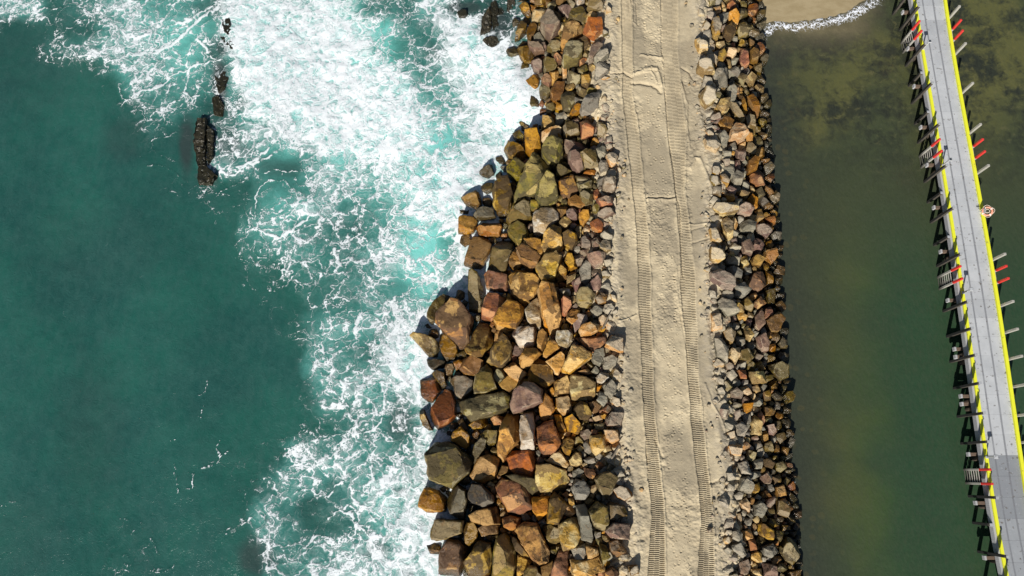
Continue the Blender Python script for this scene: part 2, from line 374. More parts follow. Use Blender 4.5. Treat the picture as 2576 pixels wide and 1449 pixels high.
    wat = N.mix(N.ramp(tn, .70, 1.1, 0, .6, False), wat, (.30, .72, .69))
    wat = N.mix(N.math('MULTIPLY', dk, .92), wat, REEFW)
    fm = N.math('MAXIMUM', fm, fleck)
    col = N.mix(fm, wat, FOAMC)
    h = N.math('ADD', N.math('MULTIPLY', fm, .5), N.math('ADD', N.math('MULTIPLY', n2, .35), N.math('MULTIPLY', streak, .25)))
    nr = N.bump(h, .75, .12)
    N.out(col, N.ramp(fm, 0, 1, .22, .75), nr, .35)
    o = link('sea', me, N.m); tag(o, 'teal sea with white surf breaking against the boulders', None, None, 'structure')
DEEP_A = (.012, .070, .060); DEEP_B = (.014, .098, .074); DEEP_C = (.036, .104, .090)
TURQ = (.15, .52, .46); REEFW = (.035, .045, .045); FOAMC = (.80, .85, .87)
build_sea()

# ------------------------------------------------------------------ the lagoon
def build_lagoon():
    xs = axis(9.5, 42, 0.13, 7.0, 700); ys = axis(-9.5, 40, 0.13, -400, 900)
    X, Y = np.meshgrid(xs, ys); u, v = Q(X, Y, 0)
    uw = u + (fbm(u / 130, v / 130, 4, 13) - .5) * 230; vw = v + (fbm(u / 130, v / 130, 4, 23) - .5) * 230
    def blob(cx, cy, rx, ry): return np.exp(-((uw - cx) / rx) ** 2 - ((vw - cy) / ry) ** 2)
    olive = np.zeros_like(u)
    for cx, cy, rx, ry, g in [(2130, 230, 160, 110, .9), (2200, 100, 140, 60, .6), (2480, 120, 120, 120, .75), (2080, 330, 80, 60, .5), (2120, 620, 130, 200, .14), (2120, 850, 120, 200, .22), (2150, 1230, 110, 160, .50), (2140, 1040, 110, 170, .30), (2170, 1420, 130, 120, .36), (2420, 250, 130, 160, .4), (2500, 60, 100, 80, .5), (2560, 300, 60, 80, .3), (2000, 200, 60, 60, .2)]:
        olive += g * blob(cx, cy, rx, ry)
    def blob(cx, cy, rx, ry): return np.exp(-((u - cx) / rx) ** 2 - ((v - cy) / ry) ** 2)
    teal = sstep(1990, 2300, u + (fbm(u / 70, v / 70, 3) - .5) * 60) * sstep(420, 800, v)
    weed = sstep(520, 250, v + (fbm(u / 50, v / 50, 3, 6) - .5) * 120) * .9 + .12
    wr = eX(WAT_R, Y); near = np.exp(-(np.clip(X - wr, 0, 50) / 2.4) ** 1.5)
    sd_, _ = seg_dist(u + (fbm(u / 10, v / 10, 3, 7) - .5) * 14, v + (fbm(u / 12, v / 12, 3, 2) - .5) * 14, [(1925, 88), (1945, 62), (1990, 68), (2040, 62), (2100, 52), (2150, 34), (2200, 4), (2230, -30)])
    foam = np.clip(1.15 - sd_ / 24, 0, 1)
    sd2, _ = seg_dist(u, v, [(1918, 95), (1925, 130)]); foam = np.maximum(foam, .62 * np.clip(1.3 - sd2 / 12, 0, 1))
    for cx, cy, r, g in [(1995, 1215, 16, .55), (1990, 1245, 12, .45), (2035, 1340, 14, .3), (2000, 1310, 10, .4), (2055, 1365, 22, .3), (1955, 780, 14, .35), (1968, 830, 10, .35), (1920, 185, 8, .4)]:
        foam = np.maximum(foam, g * blob(cx, cy, r, r) ** .7)
    shal = np.exp(-np.clip(v - 75, 0, 999) / 28) * sstep(2260, 2120, u)
    Z = 0.03 * (fbm(X / 1.3, Y / 1.3, 3, 4) - .5) * np.clip(2 - np.abs(Y) / 60, 0, 1) - 0.02
    Z = Z + foam * .06
    me = grid_mesh('lagoon', X, Y, Z, dict(olive=olive, teal=teal, weed=weed, near=near, foam=foam, shal=shal))
    N = NT('lagoon_water'); pos = N.pos()
    wn_ = N.noise(pos, 1.1, 3, .5).outputs['Color']
    p2 = N.vmath('ADD', pos, N.vmath('SCALE', N.vmath('SUBTRACT', wn_, (.5, .5, .5)), sc=1.0))
    a = N.noise(p2, .34, 7, .62).outputs['Fac']; b = N.noise(p2, 1.7, 6, .65).outputs['Fac']; c = N.noise(pos, .11, 3, .5).outputs['Fac']
    ol = N.math('ADD', N.attr('olive'), N.math('MULTIPLY', N.math('SUBTRACT', c, .5), .8))
    base = N.mix(N.attr('teal'), (.046, .058, .029), (.025, .060, .030))
    base = N.mix(N.ramp(ol, .0, 1.0, 0, 1), base, N.mix(N.attr('teal'), (.105, .105, .036), (.055, .092, .022)))
    patch = N.ramp(N.math('ADD', N.math('MULTIPLY', a, .65), N.math('MULTIPLY', b, .35)), .41, .57)
    base = N.mix(N.math('MULTIPLY', N.math('SUBTRACT', 1.0, patch), N.attr('weed')), base, (.024, .027, .020))
    fleck = N.ramp(b, .56, .7); base = N.mix(N.math('MULTIPLY', N.math('MULTIPLY', fleck, N.attr('weed')), .45), base, (.13, .115, .055))
    st_ = N.vor(N.vmath('ADD', pos, N.vmath('SCALE', wn_, sc=.5)), 1.7, 'F1'); sc_ = N.math('MULTIPLY', N.ramp(st_.outputs['Distance'], .28, .42, 1, 0), N.ramp(N.sep(st_.outputs['Color'])[0], .45, .8))
    base = N.mix(N.math('MULTIPLY', N.attr('near'), .8), base, N.mix(N.math('MULTIPLY', sc_, .5), (.030, .034, .029), (.085, .068, .034)))
    fs = N.noise(N.vmath('MULTIPLY', pos, (2.2, .7, 1)), 2.6, 6, .7).outputs['Fac']; base = N.mix(N.ramp(fs, .3, .75, 0, .35), base, (.060, .072, .045))
    sand = N.mix(N.ramp(a, .35, .65), (.17, .145, .085), (.09, .08, .045))
    base = N.mix(N.attr('shal'), base, sand)
    lace = N.vor(N.vmath('ADD', pos, N.vmath('SCALE', N.noise(pos, 3, 3).outputs['Color'], sc=.7)), 3.6).outputs['Distance']
    l2 = N.math('SUBTRACT', 1.0, N.math('DIVIDE', lace, .22), clamp=True)
    val = N.math('ADD', N.math('MULTIPLY', l2, .32), N.math('MULTIPLY', N.noise(p2, 3.2, 8, .72, .6).outputs['Fac'], 1.25))
    fm = N.ramp(N.math('SUBTRACT', val, N.ramp(N.attr('foam'), 0, 1, 1.25, .62, False)), 0, .26)
    col = N.mix(fm, base, (.85, .88, .93))
    rip = N.noise(N.vmath('MULTIPLY', pos, (1, .6, 1)), 5, 4, .6).outputs['Fac']
    N.out(col, N.ramp(fm, 0, 1, .2, .8), N.bump(N.math('ADD', N.math('MULTIPLY', rip, .8), fm), .6, .06), .35)
    o = link('lagoon', me, N.m); tag(o, 'still dark green lagoon with weed showing through', None, None, 'structure')
build_lagoon()

# ------------------------------------------------------------------ beach in the top corner of the lagoon
def build_beach():
    xs = np.concatenate([np.arange(9, 33, .25), [40, 60, 120]]); ys = np.concatenate([np.arange(22, 50, .25), [60, 90, 160]])
    X, Y = np.meshgrid(xs, ys); u, v = Q(X, Y, 0.05)
    d, side = seg_dist(u, v, [(1800, 60), (1915, 62), (1990, 62), (2060, 56), (2130, 34), (2200, -10), (2260, -70), (2600, -380)])
    s = np.where(side > 0, 1, -1) * d / 40.0
    Z = np.clip(s * .09, -1.2, .9) + .02 * (fbm(X / 2, Y / 2, 3) - .5)
    me = grid_mesh('beach', X, Y, Z)
    N = NT('wet_beach_sand'); pos = N.pos()
    a = N.noise(N.vmath('MULTIPLY', pos, (1, 2, 1)), .8, 6, .6).outputs['Fac']; b = N.noise(pos, 9, 4, .7).outputs['Fac']
    c = N.mix(N.ramp(a, .35, .65), (.30, .235, .13), (.36, .29, .17))
    c = N.mix(N.ramp(b, .66, .74), c, (.10, .07, .035))
    N.out(c, .45, N.bump(b, .2, .02), .4)
    o = link('beach', me, N.m); tag(o, 'wet tan beach where the lagoon laps', None, None, 'structure')
    return s
build_beach()
# ------------------------------------------------------------------ rubble core under the boulders and the sand road on top
def build_core():
    xs = np.arange(-16, 28, .22); ys = np.concatenate([np.arange(-150, -12, 3.0), np.arange(-12, 46, .22), np.arange(46, 300, 4.0)])
    X, Y = np.meshgrid(xs, ys)
    Z = ground(X, Y) - 0.85 + .18 * (fbm(X / .5, Y / .5, 3) - .5)
    inner = (X > eX(ROAD_L, Y) + .3) & (X < eX(ROAD_R, Y) - .3); Z = np.where(inner, ROAD_Z - .6, Z)
    me = grid_mesh('rubble_bank', X, Y, Z)
    N = NT('rubble'); pos = N.pos(); v = N.vor(pos, 5, 'F1').outputs['Color']
    c = N.mix(.6, (.09, .07, .045), v, 'MULTIPLY'); n = N.noise(pos, 7, 5).outputs['Fac']
    N.out(N.mix(n, c, (.07, .055, .04)), .9, N.bump(n, .8, .1))
    tag(link('rubble_bank', me, N.m), 'dark broken rubble filling the breakwater under its boulders', None, None, 'structure')
build_core()

def poly3(s, oy): return [(1481 + float(a.split(',')[0]) / 3, oy + float(a.split(',')[1]) / 3) for a in s.split()]
XLO = float(min(ROAD_L[1])) - .9; XHI = float(max(ROAD_R[1])) + .9; print('road', XLO, XHI)
def build_road():
    xs = axis(XLO, XHI, 0.030, XLO - 6, XHI + 6, 6)
    ys = axis(-9.0, 37.5, 0.0265, -140, 290, 30)
    # slide each row sideways so that the strip follows the road
    X0, Y = np.meshgrid(xs, ys)
    X = X0 + 0.0
    rl, rr = eX(ROAD_L, Y), eX(ROAD_R, Y)
    u, v = Q(X, Y, ROAD_Z)
    n1 = fbm(X / 1.1, Y / 1.1, 4, 2); n2 = fbm(X / .28, Y / .28, 4, 3); n3 = fbm(X / .1, Y / .1, 2, 4)
    rough = sstep(.42, .62, fbm(X / 1.6, Y / 3.2, 4, 21))
    rough = np.maximum(rough, sstep(1.1, .3, np.minimum(X - rl, rr - X)) * .9)
    Z = ROAD_Z + .16 * (n1 - .5) + (.025 + .085 * rough) * (n2 - .5) + (.010 + .04 * rough) * (n3 - .5)
    T = lambda pts: (np.array([p[1] for p in pts]), np.array([p[0] for p in pts]), np.array([p[2] for p in pts]))
    L = [(1575, 0, 27), (1578, 233, 24), (1591, 333, 30), (1606, 480, 28), (1618, 633, 28), (1621, 716, 32), (1624, 816, 28), (1629, 966, 27), (1635, 1066, 27), (1647, 1200, 32), (1655, 1300, 32), (1651, 1449, 44)]
    Rr = [(1684, 0, 42), (1685, 133, 39), (1693, 233, 40), (1704, 333, 46), (1710, 483, 24), (1727, 633, 30), (1730, 716, 38), (1737, 816, 32), (1745, 966, 26), (1756, 1100, 30), (1768, 1200, 28), (1779, 1300, 30), (1776, 1449, 42)]
    track = np.zeros_like(X)
    s = Y / 0.107
    for k, tr in enumerate((L, Rr)):
        tv, tc, tw = T(tr)
        c = np.interp(v, tv, tc); w = np.interp(v, tv, tw)
        q = (u - c + 1.6 * (fbm(v / 30, k + 0 * v, 3, 5) - .5) * 4) / w          # -0.5 .. 0.5 across
        inside = sstep(.53, .47, np.abs(q))
        row = np.floor((q + .5) * 3.0)
        ph = s + .5 * (row % 2) + .25 * row + .35 * (vnoise(Y / .5 + row * 9, row) - .5) + (k * .3)
        cle = np.abs(((ph % 1.0) - .5)) * 2
        cle = sstep(.25, .8, cle) - .5
        pres = .42 + .58 * sstep(.25, .5, fbm(X / .9, Y / 1.7, 3, 33 + k))
        gap = np.abs((q * 3 + 1.5) % 1.0 - .5) * 2; gap = sstep(.82, .95, gap)
        Z = Z * (1 - .55 * inside) + .55 * inside * ROAD_Z + inside * (.075 * cle * pres * (1 - .5 * gap) - .04)
        lip = np.exp(-((np.abs(q) - .56) * w / 2.4) ** 2); Z = Z + lip * .09 * (.2 + n2)
        track = np.maximum(track, inside)
    # smooth blade-graded strips
    for pts, w in [(poly3("740,0 745,250 735,500", 0), 26), (poly3("830,1200 830,1449", 0), 18), (poly3("830,0 820,430 850,900 870,1449", 483), 16), (poly3("930,0 960,400 980,700", 966), 20), (poly3("480,700 510,1000 540,1449", 0), 28)]:
        d, _ = seg_dist(u, v, pts); k = sstep(w * 1.2, w * .7, d) * (1 - track) * .75
        Z = Z * (1 - k) + k * (ROAD_Z + .03 * (n1 - .5))
    # ridges, blade steps, wheel ruts: (polyline, half width px, height m, step?)
    for s_, oy, w, a, st in [("390,412 470,425 555,440", 0, 3, .10, 0), ("330,560 400,530 510,512 530,560 545,640", 0, 4, .13, 0), ("330,630 400,628 470,640 520,668 545,700", 0, 4, -.12, 0), ("360,550 470,540 500,580 510,620", 0, 2.5, .07, 0),
                             ("440,45 540,38 655,42", 483, 2.6, -.11, 0), ("435,56 540,52 660,56", 483, 3, .05, 0), ("545,0 545,300 560,600 585,800 600,1050 640,1250 655,1449", 0, 2.0, -.08, 0), ("655,0 690,130 700,480 712,640", 483, 2.0, -.07, 0), ("690,900 740,1200 752,1440", 483, 2.0, -.06, 0),
                             ("700,640 745,790 740,900 760,1120", 0, 3, .08, 0), ("700,510 760,545 790,600", 0, 2.5, -.08, 0), ("770,1270 800,1190 840,1200 900,1350 930,1449", 0, 4, .10, 0), ("740,250 920,240", 483, 2.2, .05, 0), ("740,290 920,255", 483, 2, -.04, 0), ("775,385 920,345", 483, 2.2, -.05, 0), ("230,975 360,930", 483, 2.5, .07, 0),
                             ("170,560 260,545 330,585", 0, 3, -.09, 0), ("310,0 330,160 350,180", 0, 2.5, .07, 0), ("355,20 370,180", 0, 2, -.06, 0), ("920,750 1040,700", 966, 4, -.07, 0), ("430,430 440,600 445,720", 966, 2.5, -.08, 0), ("500,420 560,560", 966, 3, -.06, 0), ("880,0 930,150 1000,260 1030,350", 966, 3, .07, 0), ("665,560 665,700 690,900", 483, 3, .06, 0),
                             ("930,900 1000,980 1030,1100", 966, 4, -.07, 0), ("560,1000 640,1200 780,1449", 966, 10, .04, 0), ("280,600 340,700 370,870", 966, 7, -.08, 0), ("270,1080 330,1200 480,1130", 966, 7, -.07, 0), ("450,50 470,300 440,480", 966 - 483, 4, .05, 0), ("200,300 190,180 240,60", 483, 6, .10, 0)]:
        d, _ = seg_dist(u + 6 * (n2 - .5), v + 6 * (n2 - .5), poly3(s_, oy)); Z = Z + a * np.exp(-(d / w) ** 2)
    # old foot and paw prints between the tracks
    rs = np.random.RandomState(3)
    mid = (u > 1585) & (u < 1735)
    for _ in range(420):
        pv = rs.uniform(-20, 1470); cl = np.interp(pv, [0, 480, 966, 1449], [1634, 1655, 1688, 1716]); pu = cl + rs.choice([-16, -2, 12, 22]) + rs.normal(0, 3); r = rs.uniform(1.2, 2.4)
        i0, i1 = np.searchsorted(-v[:, 0] * 1.0, -(pv + 12)), np.searchsorted(-v[:, 0] * 1.0, -(pv - 12))
        if i1 <= i0: continue
        jj = slice(i0, i1); d2 = ((u[jj] - pu) ** 2 + (v[jj] - pv) ** 2) / r ** 2
        Z[jj] += -.035 * np.exp(-d2) + .014 * np.exp(-(np.sqrt(d2) - 1.9) ** 2 * 3)
    # sand spills over the shoulders and thins out between the stones
    jag = (fbm(X / .35, Y / .35, 4, 51) - .5) * 1.4 + (fbm(X / 1.4, Y / 1.4, 2, 52) - .5) * 1.6
    dl = rl - X + jag * .7; dr = X - rr + jag * .6
    drop = np.clip(dl - .5, 0, 9) * .5 + np.clip(dl - 1.5, 0, 20) * 1.6 + np.clip(dr - .4, 0, 9) * .8 + np.clip(dr - 1.1, 0, 20) * 1.6
    Z = Z - np.where(drop > 0, drop + .0, 0)
    berm = np.exp(-((rl - X + .25) / .3) ** 2) + np.exp(-((X - rr + .2) / .25) ** 2); Z = Z + berm * .16 * fbm(X / .6, Y / .6, 3, 61)
    damp = sstep(.46, .66, fbm(X / 1.2, Y / 2.4, 4, 90)) * (1 - .3 * track)
    out = np.clip(Z, -1, 9)
    me = grid_mesh('sand_road', X, Y, out, dict(track=track, damp=damp, edge=np.clip(1 - np.abs(np.minimum(X - rl, rr - X)) / .9, 0, 1)))
    N = NT('road_sand'); pos = N.pos()
    a = N.noise(pos, .7, 6, .6).outputs['Fac']; b = N.noise(pos, 14, 5, .7).outputs['Fac']; c = N.noise(pos, 3.2, 6, .7).outputs['Fac']
    col = N.mix(N.ramp(a, .3, .7), SAND_A, SAND_B)
    col = N.mix(N.math('MULTIPLY', N.attr('damp'), .62), col, SAND_D)
    col = N.mix(N.ramp(c, .5, .75, 0, .35), col, SAND_D)
    col = N.mix(N.ramp(b, .62, .8, 0, .5), col, (.30, .25, .17))
    col = N.mix(N.math('MULTIPLY', N.attr('edge'), N.ramp(c, .4, .6, 0, .35)), col, (.40, .36, .30))
    N.out(col, .95, N.bump(N.math('ADD', b, c), .55, .03), .15)
    tag(link('sand_road', me, N.m), 'pale sand road on the breakwater printed by digger tracks', None, None, 'structure')
SAND_A = (.455, .378, .25); SAND_B = (.54, .455, .305); SAND_D = (.26, .22, .155)
build_road()
# ------------------------------------------------------------------ boulders: outlines seen in the photograph (local picture units), kind letter first
ROCKS = {}
ROCKS['a'] = (1030.4, 0.0, .24887, """
G1085,10 1130,0 1210,0 1190,20 1120,45 1085,40|B1220,-20 1290,-10 1270,30 1215,25|O1270,20 1300,-30 1345,-10 1380,20 1350,70 1290,75 1265,50|O1360,-20 1450,-10 1440,40 1380,50
O1105,70 1180,60 1210,100 1230,180 1190,190 1130,120|T1240,140 1330,105 1385,130 1360,180 1290,230 1240,200|O1215,60 1290,55 1320,90 1250,125 1215,100|G1390,90 1450,30 1480,30 1480,90 1430,150 1390,150
P1500,50 1560,30 1650,110 1610,160 1550,150 1515,110|G1595,-20 1660,-10 1695,70 1660,95 1610,60|W1675,-20 1775,-20 1770,30 1710,75 1690,50|G1790,90 1810,30 1860,15 1960,50 1955,130 1880,120
G1605,180 1640,120 1740,90 1790,130 1810,200 1760,240 1650,225|G1450,130 1530,150 1545,210 1500,225 1455,170|T1795,140 1870,110 1915,140 1900,200 1820,250 1785,220|T1920,165 1960,160 1960,215 1915,215
G1040,250 1060,190 1120,180 1140,240 1100,340 1045,350|B1065,430 1100,300 1130,245 1190,290 1180,350 1110,420|B1180,330 1210,260 1270,250 1290,300 1260,380 1230,420 1190,400|P1325,270 1400,165 1450,200 1520,340 1430,415 1370,370 1325,310
N1250,380 1310,345 1400,420 1360,445 1260,420|O1535,440 1550,330 1600,265 1660,250 1745,290 1740,360 1640,450 1580,475|R1755,330 1800,260 1940,235 1955,360 1870,405 1780,380|G1870,400 1900,375 1945,380 1930,425 1880,425
R1090,470 1140,420 1195,430 1195,490 1110,500|B1090,500 1195,500 1215,540 1260,590 1230,640 1160,650 1120,600|P1195,470 1220,440 1310,470 1370,545 1270,560 1215,530|G1385,490 1420,420 1500,430 1540,450 1520,510 1440,520
B1695,410 1760,375 1840,440 1830,490 1770,515 1700,460|T1920,455 1975,440 2010,490 1965,505 1925,490|P1815,600 1830,510 1900,480 1945,510 1900,580 1850,640 1810,630|N1865,620 1930,520 1990,550 2005,600 1930,660 1890,670
G1540,640 1570,500 1700,470 1750,510 1740,600 1700,660 1560,680|R1460,570 1500,540 1550,560 1540,630 1490,620|G1355,620 1400,550 1450,560 1490,680 1450,740 1380,750 1355,690|G970,540 1050,490 1100,530 1110,580 1040,605 980,600
R1715,620 1750,580 1800,600 1770,640 1720,660|G1700,680 1760,650 1810,720 1780,755 1710,730|T1810,660 1850,640 1880,690 1860,730 1820,720|N1870,770 1880,700 1950,640 2010,690 2005,750 1910,805 1880,800
P1225,650 1280,615 1340,660 1340,720 1310,745 1250,710|O1410,715 1510,715 1505,800 1460,845 1415,815|T1540,685 1590,680 1590,760 1550,780|G1600,710 1680,700 1740,770 1720,830 1660,850 1600,830|O1180,835 1215,800 1300,745 1315,800 1300,900 1250,935 1200,890
R1330,820 1380,770 1420,800 1440,850 1410,900 1340,870|B1735,790 1780,755 1835,840 1800,900 1740,870|O1940,790 1990,755 2040,770 1960,800|G1310,920 1350,860 1420,900 1425,950 1380,1010 1320,990|B1430,900 1470,860 1570,850 1560,950 1520,1025 1450,1025 1425,980
G1525,990 1580,920 1640,940 1690,1040 1620,1130 1560,1130|G1690,900 1740,860 1790,920 1810,960 1780,975 1710,940|T1880,870 1940,850 1980,890 1950,930 1900,920|N1725,1110 1780,1020 1890,980 1920,1010 1900,1110 1830,1160 1740,1150
G1380,1060 1460,1035 1475,1100 1430,1145 1380,1130|O1480,1040 1530,1030 1550,1090 1540,1130 1475,1110|O1660,1100 1700,1065 1730,1090 1720,1150 1640,1185 1620,1140|P1040,1060 1120,980 1200,1060 1190,1120 1100,1110
T1340,1190 1460,1200 1470,1270 1420,1310 1335,1310|N1480,1160 1560,1135 1610,1190 1540,1240 1485,1235|O1840,1180 1900,1150 1890,1210 1840,1225|R1725,1230 1800,1230 1870,1330 1850,1380 1740,1390|P1840,1250 1890,1240 1900,1300 1880,1340 1850,1310
G1550,1280 1640,1260 1700,1290 1715,1370 1620,1410 1560,1390|T1290,1370 1480,1320 1530,1350 1520,1430 1310,1449|G1040,1370 1110,1340 1155,1400 1150,1449 1080,1449|O1165,1370 1290,1375 1330,1490 1330,1570 1220,1600 1175,1540
B1020,650 1060,640 1090,700 1060,735 1030,700|G1110,650 1190,640 1220,700 1180,740 1120,740|G1900,1240 1960,1250 2000,1330 1950,1380 1900,1350|P1980,1390 2040,1370 2050,1440 1960,1449|O1850,1400 1900,1380 1920,1449 1830,1449
K480,130 560,95 610,140 560,190 500,185|G1590,490 1560,440 1600,400 1680,420 1690,460|G1230,1000 1310,1020 1310,1100 1250,1130 1215,1080|G1940,300 1990,280 2010,340 1960,360|T1990,60 2030,50 2040,110 1985,120""")
ROCKS['b'] = (1030.4, 360.6, .24887, """
B960,80 1000,0 1080,40 1160,90 1190,150 1130,190 1000,160|Y1340,120 1380,30 1450,10 1540,50 1550,190 1480,260 1400,225 1345,170|Y985,290 1075,175 1180,250 1120,380 1080,395 1000,330|Y1200,270 1240,150 1290,140 1390,230 1430,260 1380,390 1280,510 1160,510 1060,580 1055,550 1110,400
Y1265,560 1320,440 1390,350 1460,390 1500,600 1420,650 1330,665 1290,600|K710,320 760,270 830,225 870,260 860,330 800,370 740,345|G720,440 790,405 870,405 850,480 780,515 730,485|B845,520 870,430 930,375 1000,370 1040,470 1045,560 980,740 900,740 850,640
B1020,450 1060,430 1085,480 1050,515 1020,490|G980,770 1060,650 1160,585 1210,600 1240,750 1180,780 1010,815|B525,570 610,560 680,490 720,530 735,640 690,690 610,690|K640,750 700,690 780,650 850,680 870,760 780,780 680,790
W1250,810 1270,730 1340,680 1440,670 1505,730 1500,800 1360,930 1260,910|O500,900 510,800 560,765 650,770 700,820 660,920 600,945 500,930|O680,850 740,790 830,780 920,790 940,870 910,940 780,950 700,940|Y995,880 1020,830 1090,795 1170,830 1215,890 1180,980 1100,1045 1000,930
T1330,1060 1360,950 1460,850 1530,870 1555,1060 1520,1110 1360,1120|B1540,940 1600,900 1680,930 1700,1000 1640,1090 1560,1050|P1560,60 1570,0 1800,0 1820,80 1720,120 1600,100|P1600,130 1680,110 1720,160 1750,260 1710,310 1640,270 1600,210
G1720,160 1780,110 1880,110 1900,240 1830,260 1760,220|G1480,300 1500,250 1600,240 1640,290 1560,340 1490,340|N1885,80 1950,20 2020,80 1950,165 1900,140|T1985,130 2060,100 2100,150 2080,220 2040,250 2000,190
N1910,220 1930,180 1990,190 2020,270 1930,295|O1745,310 1790,260 1890,270 1870,320|R1510,410 1530,360 1660,350 1710,500 1640,560 1560,560 1510,480|G1680,340 1800,340 1830,390 1760,410 1690,390
G1690,410 1840,400 1840,470 1720,490|N1900,350 1960,300 2000,340 1930,430 1900,420|P1950,400 1990,350 2080,370 2080,480 2010,525 1950,480|G1715,530 1760,490 1860,530 1850,600 1780,630 1740,600
B1600,580 1680,530 1720,560 1775,640 1740,655 1620,630|R1890,580 1960,550 2050,570 2040,650 1950,660 1900,620|G1845,660 1880,590 1930,650 1900,710 1850,700|P1890,720 1950,670 2050,680 2080,720 1960,770 1900,750
B1490,660 1560,630 1600,660 1580,720 1540,760 1500,720|P1580,700 1640,650 1700,690 1690,770 1630,790 1590,760|O1710,720 1760,665 1810,680 1820,760 1740,830 1720,780|R1830,800 1900,780 1950,810 1960,890 1900,900 1840,850
R1960,790 2020,780 2010,850 1970,890|T1745,880 1790,800 1830,850 1820,900 1770,910|G1670,860 1700,800 1740,840 1730,930 1700,960|P1730,970 1780,940 1840,960 1840,1050 1800,1060 1740,1040
P1720,1080 1840,1060 1840,1110 1740,1155|P1840,990 1900,950 1940,980 1900,1080 1850,1080|T1910,1040 1960,970 2020,1000 2040,1090 1980,1110 1920,1090|P1790,1140 1900,1115 1985,1120 1950,1230 1870,1270 1820,1220
N1960,1190 2010,1150 2060,1160 2050,1220 1990,1240|B600,1080 650,960 770,950 830,1000 850,1060 790,1190 700,1310 550,1280 545,1230 590,1140|G790,1270 850,1070 880,970 1000,960 1045,1000 1040,1120 1000,1230 940,1340 830,1310|B1160,1000 1240,990 1330,1010 1340,1080 1390,1150 1330,1190 1250,1110 1190,1060
O1010,1200 1060,1070 1100,1110 1140,1240 1070,1280 1015,1240|B1080,1110 1140,1050 1220,1070 1330,1190 1290,1270 1220,1300 1120,1210|T1280,1290 1380,1170 1480,1150 1530,1200 1500,1280 1470,1390 1390,1420 1320,1370|O1480,1300 1530,1250 1590,1290 1590,1370 1500,1400 1470,1350
T1590,1340 1640,1290 1690,1300 1670,1380 1590,1420|N1565,1190 1590,1115 1640,1110 1660,1180 1700,1250 1630,1280|P1640,1130 1720,1110 1780,1150 1770,1200 1700,1230|N1715,1280 1780,1200 1830,1210 1830,1400 1790,1449 1740,1420
G605,1310 640,1285 690,1340 720,1440 765,1530 750,1560 740,1700 710,1720 600,1690 595,1640 640,1560|R750,1340 800,1310 930,1330 990,1360 990,1500 900,1510 780,1470|O1010,1390 1110,1330 1250,1340 1310,1380 1310,1470 1260,1560 1160,1640 1020,1510|B1010,1370 1080,1290 1200,1300 1280,1330 1120,1420 1030,1449
P1640,1400 1720,1350 1740,1449 1680,1500|P1820,1400 1900,1340 1940,1400 1930,1480 1830,1500|G1850,560 1890,540 1890,580 1850,620|W915,230 1000,230 1010,260 950,290|P1190,800 1240,790 1250,880 1220,900 1180,830|B1220,960 1290,940 1330,950 1320,1000 1250,1000
O1500,-90 1530,-60 1560,0 1560,40 1500,20|G1750,450 1850,480 1860,520 1780,500|P1850,860 1830,790 1870,880|T2030,560 2080,560 2090,640 2050,640|T2050,690 2100,720 2060,750""")
